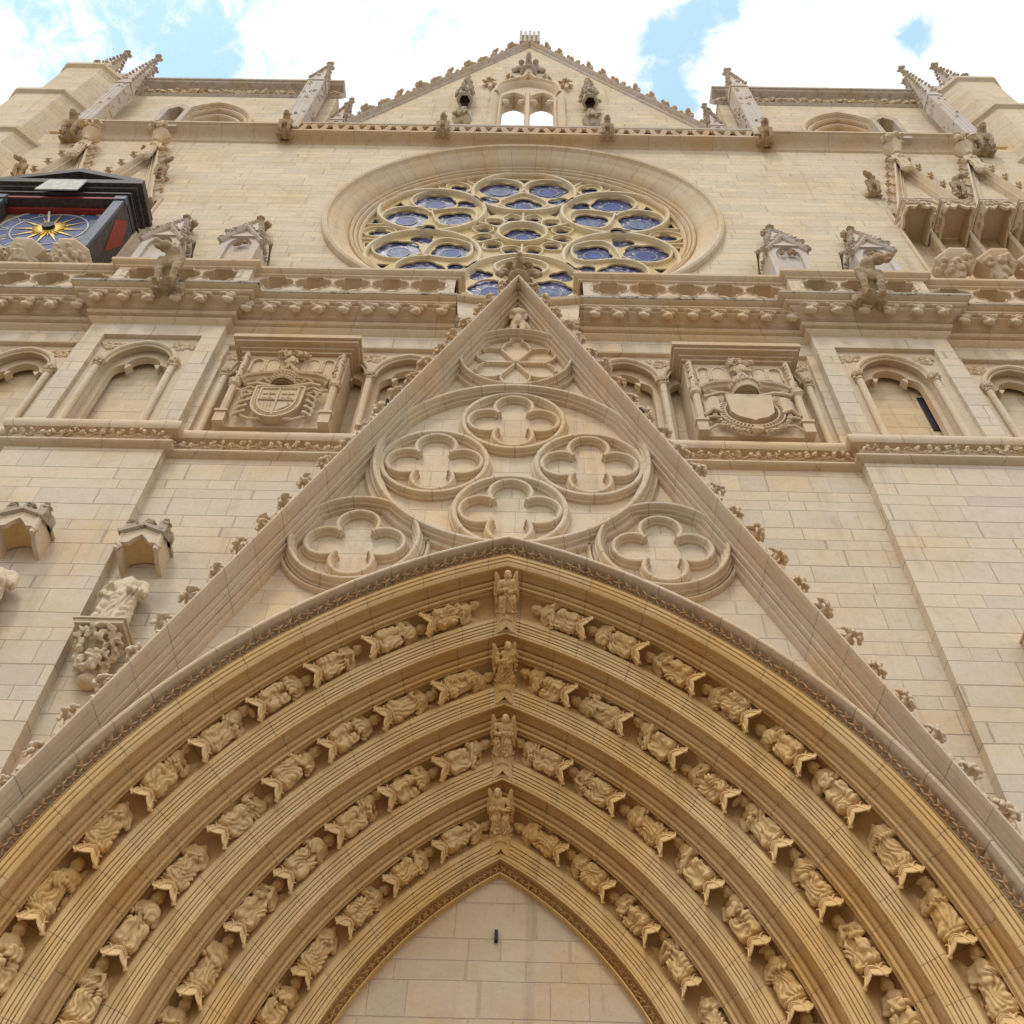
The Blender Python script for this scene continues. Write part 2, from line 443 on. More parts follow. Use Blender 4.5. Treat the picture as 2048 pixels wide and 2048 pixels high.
# ---- carved forms: union of capsules and ellipsoids through a voxel remesh
_th = [(sin(pi*i/9)*cos(2*pi*j/12), sin(pi*i/9)*sin(2*pi*j/12), cos(pi*i/9)) for i in range(1, 9) for j in range(12)]
SPH = np.array([(0, 0, 1)]+_th+[(0, 0, -1)])
SPF = [(0, 1+j, 1+(j+1) % 12) for j in range(12)]+[(1+i*12+j, 13+i*12+j, 13+i*12+(j+1) % 12, 1+i*12+(j+1) % 12) for i in range(7) for j in range(12)]+[(85+j, 97, 85+(j+1) % 12) for j in range(12)]
def sculpt(name, els, voxel, smooth=2, rough=.004, fold=None, seed=0):
    mb = MB()
    for e in els:
        if e[0] == 'c':
            _, a, b_, ra, rb = e; a = np.array(a, float); b_ = np.array(b_, float); ax = b_-a
            ax = ax/max(1e-9, np.linalg.norm(ax))
            sd_ = SPH@ax
            mb.add(np.where(sd_[:, None] > 0, b_+SPH*rb, a+SPH*ra), SPF)
        elif e[0] == 'e':
            R = Matrix.Rotation(0, 3, 'X') if len(e) < 4 else Matrix(Vector((0, 0, 0)).to_track_quat('Z', 'Y').to_matrix()) if False else __import__('mathutils').Euler(e[3]).to_matrix()
            mb.add((SPH*np.array(e[2]))@np.array(R).T+np.array(e[1]), SPF)
        elif e[0] == 'b':
            mb.box(*e[1:])
    me = mb.mesh('tmp', 0)
    o = bpy.data.objects.new('tmp', me); COL.objects.link(o)
    rm = o.modifiers.new('r', 'REMESH'); rm.mode = 'VOXEL'; rm.voxel_size = voxel
    if smooth:
        sm = o.modifiers.new('s', 'SMOOTH'); sm.iterations = smooth; sm.factor = .5
    dg = bpy.context.evaluated_depsgraph_get()
    me2 = bpy.data.meshes.new_from_object(o.evaluated_get(dg)); me2.name = name
    bpy.data.objects.remove(o)
    n = len(me2.vertices)
    if n:
        co = np.empty(n*3); me2.vertices.foreach_get('co', co); co = co.reshape(-1, 3)
        no = np.empty(n*3); me2.vertex_normals.foreach_get('vector', no); no = no.reshape(-1, 3)
        d = np.zeros(n)
        if fold:
            z0, z1, k, amp = fold
            a = np.arctan2(co[:, 0], -co[:, 1]); ph = np.array([noise.noise(Vector((c[0]*5+seed, c[1]*5, c[2]*3/max(.2, z1)))) for c in co])
            wgt = np.clip((z1-co[:, 2])/(.25*(z1-z0)), 0, 1)*np.clip((co[:, 2]-z0)/(.1*(z1-z0))+.3, 0, 1)
            d += amp*wgt*(np.abs(np.sin(a*k+ph*7+co[:, 2]*6/max(.3, z1)))-.5)
        if rough:
            sc = 1/(voxel*6)
            d += rough*np.array([noise.noise(Vector(c)*sc+Vector((seed, 0, 0))) for c in co])
        co = co+no*d[:, None]
        me2.vertices.foreach_set('co', co.ravel()); me2.update()
    me2.shade_smooth()
    return me2

def arc(cx, cz, r, a0, a1, n=16):
    return [(cx+r*cos(radians(a0+(a1-a0)*i/n)), cz+r*sin(radians(a0+(a1-a0)*i/n))) for i in range(n+1)]
def circ(cx, cz, r, n=48): return arc(cx, cz, r, 0, 360, n)[:-1]
def pointed(cx, a, z0, zs, h, n=12):
    """opening with a pointed head: half width a, sill z0, springing zs, rise h"""
    c = (h*h-a*a)/(2*a); R = a+c; t = math.acos(c/R) if c/R < 1 else 0
    lft = [(cx-(R*cos(t*i/n)-c), zs+R*sin(t*i/n)) for i in range(n+1)]
    rgt = [(cx+(R*cos(t*i/n)-c), zs+R*sin(t*i/n)) for i in range(n)][::-1]
    return [(cx-a, z0)]+lft+rgt+[(cx+a, z0)]
def trefoil(cx, a, z0, zs, h):
    """cusped opening: two side lobes and a pointed top lobe"""
    q = [(cx-a, z0)]
    q += arc(cx-a*.48, zs-.02*h, a*.52, 180, 80, 7)
    q += arc(cx, zs+h*.42, a*.60, 200, 108, 8)+[(cx, zs+h*1.02)]
    q2 = [(2*cx-x, z) for (x, z) in q[:-1]][::-1]
    return q+q2
def quatre(cx, cz, d, r, sx=1, sz=1, rot=0, n=9, lobes=4):
    """foiled outline: lobes of radius r at distance d"""
    out = []
    h = pi/lobes
    # half angle of each lobe until it meets its neighbour
    s_ = d*sin(h)
    be = math.acos(min(1, s_/r)) if r > 0 else 0
    phi = pi/2+h-be*0 - 0
    # intersection point of neighbouring lobes lies on the bisector
    tt = d*cos(h)+sqrt(max(0, r*r-s_*s_))
    tt = d*cos(h)-0+0 if r <= s_ else d*cos(h)+sqrt(r*r-s_*s_)
    px, pz = tt*cos(h), tt*sin(h)
    ae = atan2(pz, px-d)
    for k in range(lobes):
        a = rot+2*pi*k/lobes
        for i in range(n+1):
            b_ = -ae+2*ae*i/n
            x = d+r*cos(b_); z = r*sin(b_)
            out.append((cx+sx*(x*cos(a)-z*sin(a)), cz+sz*(x*sin(a)+z*cos(a))))
    return out

# ================================================================== GROUND
g = MB(); g.box(-400, 400, -400, 400, -2.2, -1.6)
go = g.build('pavement', m_ground, None, 0); tag(go, kind='structure')

# ================================================================== CATHEDRAL
cath = empty('cathedral', (0, 0, -1.6), 'pale limestone gothic cathedral front with rose window, steep gable and deep pointed portal', 'cathedral')
OFF = Vector((0, 0, 1.6))
def part(mb, name, mat, parent=None, smooth=35, label=None, fix=False, kind=None):
    o = mb.build(name, mat, None, smooth, fix)
    o.parent = parent or cath
    if parent is None: o.location = OFF
    if label: o['label'] = label
    if kind: o['kind'] = kind
    return o
C0, ZS = 2.8155, 3.8587
def apt(R, y, t, side=-1):
    """point on the pointed arch of radius R: t in 0..1 springing to apex"""
    top = acos(C0/R); th = top*t
    return (side*(R*cos(th)-C0), y, ZS+R*sin(th))
def arch_sweep(mb, prof, n=90, vid=0):
    for side in (-1, 1):
        P = []; UV = []
        for i in range(-1, n+1):
            t = max(0, i/n)
            row = []; uv = []
            for k, (R, y) in enumerate(prof):
                x, yy, z = apt(R, y, t, side)
                if i < 0: z = -1.6
                row.append((x, yy, z)); uv.append((prof[0][0]*1.2*t if i >= 0 else -5.4, vid))
            P.append(row); UV.append(uv)
        mb.grid(P, uv=UV, flip=(side > 0))
def arch_poly(R, n=60, foot=-1.6):
    l_ = [apt(R, 0, i/n, -1) for i in range(n+1)]; r_ = [apt(R, 0, i/n, 1) for i in range(n)][::-1]
    return [(l_[0][0], foot)]+[(p[0], p[2]) for p in l_]+[(p[0], p[2]) for p in r_]+[(r_[-1][0], foot)]

YW, YB = .7, .5            # face of the lower wall, face of the buttresses
BX0, BX1 = 6.13, 8.95      # buttress from .. to
# ---- lower wall with the portal notch and openings of the gallery
bay_panel = [(1.15, 16.12), (5.98, 16.12), (5.98, 19.42), (1.15, 19.42)]
out_panel = [(9.15, 16.12), (13.6, 16.12), (13.6, 19.42), (9.15, 19.42)]
def mir(lp): return [(-x, z) for (x, z) in lp]
ap = arch_poly(8.0)
ap = arch_poly(8.3); outer = [(-17.6, -1.6)]+ap+[(17.6, -1.6), (17.6, 20.0), (-17.6, 20.0)]
mb = MB(); mb.plate(outer, [bay_panel, mir(bay_panel), out_panel, mir(out_panel), [(6.52, 16.12), (8.56, 16.12), (8.56, 19.45), (6.52, 19.45)], [(-6.52, 16.12), (-8.56, 16.12), (-8.56, 19.45), (-6.52, 19.45)]], YW, YW+.14)
part(mb, 'wall', m_wall)
# ---- buttresses
for s in (-1, 1):
    bo = [(s*BX0, -1.6), (s*BX1, -1.6), (s*BX1, 19.96), (s*BX0, 19.96)]
    hp = [(s*6.52, 16.12), (s*8.56, 16.12), (s*8.56, 19.45), (s*6.52, 19.45)]
    mb = MB(); mb.plate(bo, [hp], YB, YW+.12)
    part(mb, 'buttress', m_butt)
# ---- portal: archivolts
A = [(8.53-.7575*k, .17+.595*k) for k in range(5)]
mb = MB()
hood = [(8.98, .75), (8.97, .12), (8.95, -.02), (8.91, -.10), (8.86, -.13), (8.84, -.12), (8.83, -.08), (8.83, .06), (8.80, .14), (8.72, .18), (8.67, .15), (8.655, .02)]
arch_sweep(mb, hood)
part(mb, 'hood_mould', m_hood, smooth=30)
orders = []
for k in range(4):
    (R0, y0), (R1, y1) = A[k], A[k+1]
    dR, dy = R1-R0, y1-y0; ll = sqrt(dR*dR+dy*dy); nR, ny = -dy/ll, dR/ll
    P_ = [(0, .10), (.012, .085), (.018, .02), (.035, -.06), (.065, -.10), (.10, -.105), (.125, -.08), (.135, -.04), (.14, -.09), (.155, -.10), (.165, -.05), (.19, -.02), (.215, -.045), (.22, -.085),
          (.235, -.085), (.25, -.035), (.27, -.015), (.29, -.045), (.295, -.09), (.31, -.08), (.325, -.06), (.335, -.13), (.37, -.20), (.44, -.235), (.52, -.245), (.60, -.23), (.67, -.18), (.705, -.11),
          (.715, -.04), (.72, -.03), (.775, .005), (.78, -.02), (.788, -.02), (.793, .015), (.825, .03), (.829, .002), (.839, .004), (.843, .038), (.875, .05), (.879, .022), (.887, .024), (.891, .058),
          (.912, .066), (.916, .036), (.925, .04), (.93, .078), (.965, .092), (.968, .078), (.974, .08), (.978, .097), (1.0, .10)]
    orders.append([(R0+dR*t+nR*n_, y0+dy*t+ny*n_) for (t, n_) in P_])
pre = [(8.655, .02), (8.635, .0), (8.63, .05), (8.622, .05), (8.617, .005), (8.585, .02), (8.58, .06), (8.572, .06), (8.567, .03), (8.535, .045), (8.53, .085), (8.522, .085), (8.517, .055), (8.49, .07), (orders[0][0])]
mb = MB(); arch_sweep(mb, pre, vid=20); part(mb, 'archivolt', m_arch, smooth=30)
for k in range(4):
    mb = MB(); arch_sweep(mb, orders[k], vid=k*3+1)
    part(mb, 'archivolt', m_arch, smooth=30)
R4, Y4 = A[4]
last = [orders[3][-1], (5.47, 2.50), (5.465, 2.58), (5.45, 2.64), (5.40, 2.68), (5.36, 2.64), (5.345, 2.60), (5.33, 2.60), (5.325, 2.74)]
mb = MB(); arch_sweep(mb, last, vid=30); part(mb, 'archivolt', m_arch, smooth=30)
# star leaves in the hollow of the hood and tiny leaves round the tympanum
def leaf_band(R, y, step, r, h, nR, ny, name, mat, kleaf, t0=.12, jit=.2):
    mb = MB(); rnd = random.Random(3)
    for side in (-1, 1):
        Ltot = R*acos(C0/R); n = int(Ltot*(1-t0)/step)
        for i in range(n):
            t = 1-(i+.55)*step/Ltot
            x, yy, z = apt(R, y, t, side); th = acos(C0/R)*t
            er = np.array([side*cos(th), 0, sin(th)]); et = np.array([-side*sin(th), 0, cos(th)])
            en = er*nR+np.array([0, 1, 0])*ny; en /= np.linalg.norm(en); eb = np.cross(et, en)
            mb.star((x, yy, z), et, eb, en, r*(1+jit*(rnd.random()-.5)), h*(1+jit*(rnd.random()-.5)), kleaf, rnd.random()*6)
    return part(mb, name, mat, smooth=0)
leaf_band(8.745, .02, .152, .10, .06, -.66, -.75, 'leaf_frieze', m_star, 5)
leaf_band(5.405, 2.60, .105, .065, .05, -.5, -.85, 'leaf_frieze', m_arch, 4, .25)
# tympanum
mb = MB(); mb.plate(arch_poly(5.36, 60), [], 2.70, 3.0)
ty = part(mb, 'tympanum', m_tymp)
mb = MB(); mb.box(-.045, .0, 2.65, 2.698, 7.42, 7.58); mb.box(-.035, -.01, 2.63, 2.65, 7.43, 7.54)
o = mb.build('iron_bracket', m_met); tag(o, 'small dark iron bracket in the middle of the plain tympanum', 'bracket')

# ---- portal gable
AP, SL = 20.87, 2.442
def sx(z): return (AP-z)/SL
arcp = [apt(8.84, 0, i/60, -1) for i in range(61)]
fieldpoly = [(-sx(3.86)+.04, 3.86)]+[(p[0], p[2]) for p in arcp]+[(-p[0], p[2]) for p in arcp[::-1][1:]]+[(sx(3.86)-.04, 3.86), (0, AP-.1)]
BIG = (0, 14.57, 2.32); TOPC = (0, 17.995, 1.0975); SIDE = (2.329, 12.378, .999)
mb = MB(); mb.plate(fieldpoly, [], .25, .72)
gable = part(mb, 'portal_gable', m_gfield)
def gsub(mb, name, mat, smooth=35, fix=False):
    o = mb.build(name, mat, None, smooth, fix); o.parent = gable; return o
mb = MB()
cop = [(0, .76), (0, -.33), (.015, -.35), (.04, -.355), (.055, -.33), (.065, -.27), (.06, -.26), (.075, -.18), (.07, -.17), (.085, -.08), (.095, -.105), (.115, -.11), (.128, -.08), (.135, -.02), (.15, -.03), (.168, -.02), (.18, .03), (.178, .07),
       (.195, .05), (.215, .055), (.228, .09), (.23, .14), (.25, .13), (.265, .15), (.275, .21), (.285, .265)]
mb.sweep([(-7.05, AP-7.05*SL), (0, AP), (7.05, AP-7.05*SL)], cop)
gsub(mb, 'coping', m_cope, 30)
GD = lambda pr: [(o, .26-(.165-y)*1.45) for o, y in pr]
ringp = [(-.155, .165), (-.15, .105), (-.105, .10), (-.10, .055), (-.065, .045), (-.06, .01), (-.03, -.015), (0, -.02), (.03, -.015), (.06, .01), (.065, .045), (.10, .055), (.105, .10), (.15, .105), (.155, .165)]
small = [(-.11, .165), (-.105, .12), (-.07, .11), (-.065, .07), (-.035, .05), (0, .045), (.035, .05), (.065, .07), (.07, .11), (.105, .12), (.11, .165)]
fine = [(-.055, .165), (-.05, .12), (-.02, .095), (.02, .095), (.05, .12), (.055, .165)]
ringp, small, fine = [[(o*.74, y) for o, y in GD(q)] for q in (ringp, small, fine)]
mb = MB()
mb.sweep(circ(BIG[0], BIG[1], BIG[2]-.04, 96), [(o*1.1, y-.012) for o, y in ringp], True)
gsub(mb, 'tracery_circle', m_gmould)
mb = MB(); mb.sweep(circ(TOPC[0], TOPC[1], TOPC[2]-.03, 72), [(o*.8, y) for o, y in ringp], True); gsub(mb, 'tracery_circle', m_gmould)
for s in (-1, 1):
    mb = MB(); mb.sweep(circ(s*SIDE[0], SIDE[1], SIDE[2]-.03, 72), [(o*.85, y+.002) for o, y in ringp], True); gsub(mb, 'tracery_circle', m_gmould)
    mb = MB()
    # hollow-moulded fillets that carry the circles up to the raking line
    mb.sweep(circ(s*SIDE[0], SIDE[1], SIDE[2]+.11, 72), fine, True)
    gsub(mb, 'tracery_fillet', m_gmould)
mb = MB(); mb.sweep(circ(BIG[0], BIG[1], BIG[2]+.10, 96), fine, True); mb.sweep(circ(TOPC[0], TOPC[1], TOPC[2]+.10, 72), fine, True)
gsub(mb, 'tracery_fillet', m_gmould)
def quatrefoil(cx, cz, R, ring=True, rot=pi/2, lw=1.0):
    mb = MB()
    if ring: mb.sweep(circ(cx, cz, R, 64), [(o*1.0, y) for o, y in small], True)
    d, r = R*.52, R*.385
    for k in range(4):
        a = rot+pi/2*k
        c_ = (cx+d*cos(a), cz+d*sin(a))
        lo = [(c_[0]+r*cos(a+b_), c_[1]+r*sin(a+b_)) for b_ in np.linspace(-radians(128), radians(128), 26)]
        # the lobe ends run in to a cusp
        e0 = lo[0]; e1 = lo[-1]
        mb.sweep(lo, [(o*.8, y+.012) for o, y in small])
    return gsub(mb, 'quatrefoil', m_gmould)
rq, dq = .885, 1.30
for a in (90, 180, 0, 270):
    quatrefoil(BIG[0]+dq*cos(radians(a)), BIG[1]-.03+dq*sin(radians(a))*(1.0), rq)
for s in (-1, 1): quatrefoil(s*SIDE[0], SIDE[1], SIDE[2]-.17, ring=False)
# six-spoked wheel
mb = MB()
for k in range(6):
    a = radians(30+60*k) if False else radians(60*k)
    c_, s_ = cos(a), sin(a)
    x0, z0 = TOPC[0], TOPC[1]
    mb.sweep([(x0+.03*c_, z0+.03*s_), (x0+.62*c_, z0+.62*s_)], fine)
    for q in (-1, 1):
        b0 = a+q*radians(30)
        # little forked ends
        pth = [(x0+.60*c_, z0+.60*s_)]
        for i in range(1, 8):
            u = i/7; aa = a+q*radians(4+20*u); rr = .62+.20*sin(u*pi*.55)
            pth.append((x0+rr*cos(aa), z0+rr*sin(aa)))
        mb.sweep(pth, [(o*.75, y) for o, y in fine])
        aa = a+q*radians(30)
    aa = a+radians(30)
    mb.sweep([(x0+.86*cos(aa)+.13*cos(aa+b_), z0+.86*sin(aa)+.13*sin(aa+b_)) for b_ in np.linspace(radians(-110), radians(110), 10)], [(o*.7, y) for o, y in fine])
gsub(mb, 'wheel_tracery', m_gmould)

# crockets (leaf knobs) and the small leaf trail on the raking edge
def leaf_els(s, seed, n=6):
    r = random.Random(seed); e = [('c', (0, 0, -.05*s), (.02*s, 0, .16*s), .05*s, .045*s)]
    for i in range(n):
        a = 2*pi*i/n+r.random()*.5; rr = .085*s*(1+.4*r.random()); z = s*(.13+.10*r.random())
        e.append(('e', (rr*cos(a), rr*.9*sin(a), z), (.062*s, .05*s, .032*s), (r.random()*1.2-.6, r.random()*1.2-.6, a)))
        e.append(('e', (rr*1.5*cos(a+.3), rr*1.3*sin(a+.3), z-.045*s), (.035*s, .03*s, .03*s)))
    e.append(('e', (0, 0, .24*s), (.05*s, .05*s, .04*s)))
    return e
crk = [sculpt('crocket', leaf_els(1, i), .012, 1, .012, seed=i) for i in range(3)]
for me in crk: me.materials.append(m_dressb)
Ls = sqrt(1+SL*SL)
ux, uz = 1/Ls, SL/Ls            # along the left rake
rnd = random.Random(11)
for s in (-1, 1):
    k = 0
    d = .55
    while d < 15.0:
        x = -d*ux; z = AP-d*uz
        o = bpy.data.objects.new('crocket', crk[k % 3]); COL.objects.link(o); o.parent = gable
        nrm = Vector((-uz, 0, ux)); up = Vector((ux, 0, uz))
        zz = (nrm*.9+up*.25+Vector((0, -.25, 0))).normalized(); xx = up.cross(zz).normalized(); yy = zz.cross(xx)
        M3 = Matrix((xx, yy, zz)).transposed()
        if s > 0:
            M3 = Matrix.Diagonal((-1, 1, 1))@M3@Matrix.Diagonal((-1, 1, 1))
        mw = (M3@Matrix.Rotation(rnd.random()*6, 3, 'Z')).to_4x4(); mw.translation = Vector((s*abs(x), -.17, z))+Vector((s*.03, 0, .02))
        o.matrix_local = mw@Matrix.Scale(.80+.22*rnd.random(), 4)
        d += .585; k += 1
mb = MB()
for s in (-1, 1):
    d = 0 if s < 0 else .06; i = 0
    while d < 15.3:
        x = s*d*ux; z = AP-d*uz
        mb.blob((x+s*.035*uz+s*.02*rnd.random(), -.22+.1*rnd.random(), z+.02), (.065, .07, .07), seed=i, amp=.55, n=6)
        d += .085; i += 1
gsub(mb, 'leaf_trail', m_dressb, 0)
# great finial on the point
def finial_els(s):
    e = [('c', (0, 0, -.2*s), (0, 0, .75*s), .11*s, .06*s), ('e', (0, 0, .12*s), (.2*s, .2*s, .09*s)), ('e', (0, 0, .82*s), (.09*s, .09*s, .12*s)), ('e', (0, 0, .66*s), (.11*s, .11*s, .05*s))]
    for k in range(4):
        a = pi/2*k; c_, s_ = cos(a), sin(a)
        e += [('c', (0, 0, .25*s), (.26*s*c_, .26*s*s_, .42*s), .07*s, .07*s), ('c', (.26*s*c_, .26*s*s_, .42*s), (.36*s*c_, .36*s*s_, .33*s), .07*s, .055*s),
              ('e', (.30*s*c_, .30*s*s_, .30*s), (.06*s, .06*s, .07*s)), ('c', (0, 0, .5*s), (.17*s*c_, .17*s*s_, .66*s), .05*s, .05*s), ('e', (.2*s*c_, .2*s*s_, .62*s), (.055*s, .055*s, .05*s)),
              ('e', (.24*s*cos(a+.75), .24*s*sin(a+.75), .36*s), (.075*s, .075*s, .05*s))]
    return e
fm = sculpt('finial', finial_els(1.25), .018, 1, .02, seed=4); fm.materials.append(m_garg)
o = link('finial', fm, m_garg, gable); o.location = (0, -.12, AP+.05)

# ================================================================== string course, cornice, balustrade
def plan(off=0):
    """wall face in plan, left half; mirrored for the right"""
    return [(-17.0, YW), (-BX1, YW), (-BX1, YB), (-BX0, YB), (-BX0, YW)]
def both(fn):
    for s in (-1, 1): fn(s)
def mplan(pl, s):
    return pl if s < 0 else [(-x, y) for (x, y) in pl][::-1]
for s in (-1, 1):
    pl = mplan(plan()+[(-2.05, YW)], s)
    mb = MB()
    mb.strip(pl, [(0, 15.28), (.08, 15.31), (.13, 15.36), (.13, 15.40), (.09, 15.43), (.01, 15.44), (-.02, 15.50), (-.02, 15.66), (.02, 15.70), (.15, 15.72), (.19, 15.78), (.20, 15.86), (.17, 15.94), (.08, 16.02), (0, 16.12)])
    sc_ = part(mb, 'string_course', m_dress)
    # undercut leaf trail
    mb = MB(); r_ = random.Random(5); cnt = 0
    segs = [(pl[i], pl[i+1]) for i in range(len(pl)-1)]
    for (a, b_) in segs:
        d = math.hypot(b_[0]-a[0], b_[1]-a[1])
        if d < .4: continue
        n = int(d/.17)
        for i in range(n):
            x = a[0]+(b_[0]-a[0])*(i+.5)/n
            if abs(x) > 10.5: continue
            for q in range(2):
                mb.blob((x+r_.uniform(-.045, .045), a[1]-.11-r_.uniform(0, .05), 15.565+r_.uniform(-.075, .075)), (.055, .045, .035), seed=cnt, amp=.5, n=6, rot=np.array(Matrix.Rotation(r_.random()*3, 3, 'Y'))); cnt += 1
            mb.tube([(x-.085, a[1]-.09, 15.5+.1*(i % 2)), (x+.085, a[1]-.09, 15.6-.1*(i % 2))], .022, 5)
    o = mb.build('leaf_frieze', m_star if False else m_dressb, None, 0); o.parent = sc_
    pl = mplan(plan()+[(-1.32, YW)], s)
    mb = MB()
    CP = [(0, 19.90), (.08, 19.97), (.11, 20.02), (.10, 20.06), (.06, 20.07), (.06, 20.10), (.15, 20.13), (.18, 20.18), (.17, 20.24), (.12, 20.26), (.13, 20.29), (.18, 20.32), (.21, 20.34), (.22, 20.37), (.26, 20.40), (.33, 20.435), (.38, 20.455), (.40, 20.47), (.41, 20.50), (.395, 20.515), (.46, 20.52), (.50, 20.55), (.505, 20.59), (.47, 20.62), (.48, 20.64), (.55, 20.67), (.59, 20.70)]
    mb.strip(pl, CP)
    co_ = part(mb, 'cornice', m_corn, smooth=25)
    mb = MB(); mb.strip(pl, [(.59, 20.70), (.61, 20.72), (.61, 20.80), (.56, 20.84), (-.2, 20.90)])
    o = mb.build('ledge', m_grime, None, 25); o.parent = co_
    # walkway behind
    mb = MB(); mb.box(min(s*1.3, s*17), max(s*1.3, s*17), .62, 1.7, 20.0, 20.86); part(mb, 'walkway', m_dress, smooth=0)
# leaf corbels under the cornice
def corb_els(seed):
    r = random.Random(seed); e = [('c', (0, .02, .0), (0, -.05, -.17), .085, .045)]
    for i in range(16):
        u = r.uniform(-1, 1); v = r.random()
        e.append(('e', (u*.13*(1-.6*v), -.06-.05*r.random()+.05*v, -.02-.17*v), (.035, .03, .03)))
    e.append(('b', -.14, .14, -.09, .06, .0, .035))
    return e
cbm = [sculpt('corbel', corb_els(i), .011, 1, .012, seed=i) for i in range(2)]
for me in cbm: me.materials.append(m_dressb)
def corbel(x, y, s, k):
    o = bpy.data.objects.new('corbel', cbm[k % 2]); COL.objects.link(o); o.parent = cath; o.location = (x, y-.05, 20.50+1.6); o.scale = (1.55, 1.5, 1.25)
for s in (-1, 1):
    for k in range(9): corbel(s*(1.62+.56*k*.93), YW-.29, s, k)
    for k in range(6): corbel(s*(BX0+.02+(BX1-BX0-.04)*k/5), YB-.29-(.0), s, k)
    for k in range(8): corbel(s*(BX1+.45+.54*k), YW-.29, s, k)
# balustrade
QH = lambda cx: quatre(cx, 21.42, .20, .215, 1.12, 1.45, 0, 7)
def balustrade(x0, x1, y, n, post0=.16, post1=.16):
    mb = MB(); a, b_ = min(x0, x1), max(x0, x1)
    pitch = (b_-a-.3)/n
    holes = [[(p[0]*1, p[1]) for p in quatre(a+.15+pitch*(i+.5), 21.70, .185*pitch/.9, .21*pitch/.9, 1.14, 1.0, 0, 7)] for i in range(n)]
    mb.plate([(a, 20.84), (b_, 20.84), (b_, 22.08), (a, 22.08)], holes, y, y+.30)
    o = part(mb, 'balustrade', m_dress, smooth=25)
    m2 = MB()
    for i in range(n):
        cx = a+.15+pitch*(i+.5)
        m2.sweep(quatre(cx, 21.70, .185*pitch/.9, .21*pitch/.9, 1.15, 1.01, 0, 7), [(-.02, y+.01), (-.015, y-.02), (.0, y-.03), (.02, y-.01), (.03, y+.01)], True)
    q = m2.build('tracery_edge', m_dress, None, 35); q.parent = o
    m3 = MB(); ax, bx = (x0, x1) if x0 < x1 else (x1, x0)
    m3.strip([(ax-.05, y+.34), (ax-.05, y), (bx+.05, y), (bx+.05, y+.34)], [(0, 21.98), (.05, 22.01), (.06, 22.05), (.05, 22.07), (.13, 22.12), (.15, 22.15), (.15, 22.24), (.05, 22.29), (-.17, 22.30)])
    q = m3.build('handrail', m_corn, None, 25); q.parent = o
    return o
for s in (-1, 1):
    balustrade(s*1.42, s*6.02, .36, 5)
    balustrade(s*6.03, s*8.98, .20, 3)
    balustrade(s*8.99, s*15.5, .36, 7)
    for (a_, b_, y_) in ((1.42, 1.64, .345), (5.96, 6.28, .185), (8.72, 8.98, .185)):
        mb = MB(); mb.box(*sorted((s*a_, s*b_)), y_, .68, 20.84, 22.0); part(mb, 'balustrade_post', m_butt, smooth=0)
    # scrolled block between cornice and gable
    mb = MB(); mb.box(*sorted((s*.4, s*1.33)), .62, 1.0, 19.9, 20.55)
    mb.strip([(-1.33, .66), (-.4, .66)] if s < 0 else [(.4, .66), (1.33, .66)], [(0, 20.2), (.08, 20.27), (.10, 20.33), (.02, 20.36), (.10, 20.42), (.12, 20.55), (-.2, 20.6)])
    part(mb, 'wall', m_dress, smooth=25)

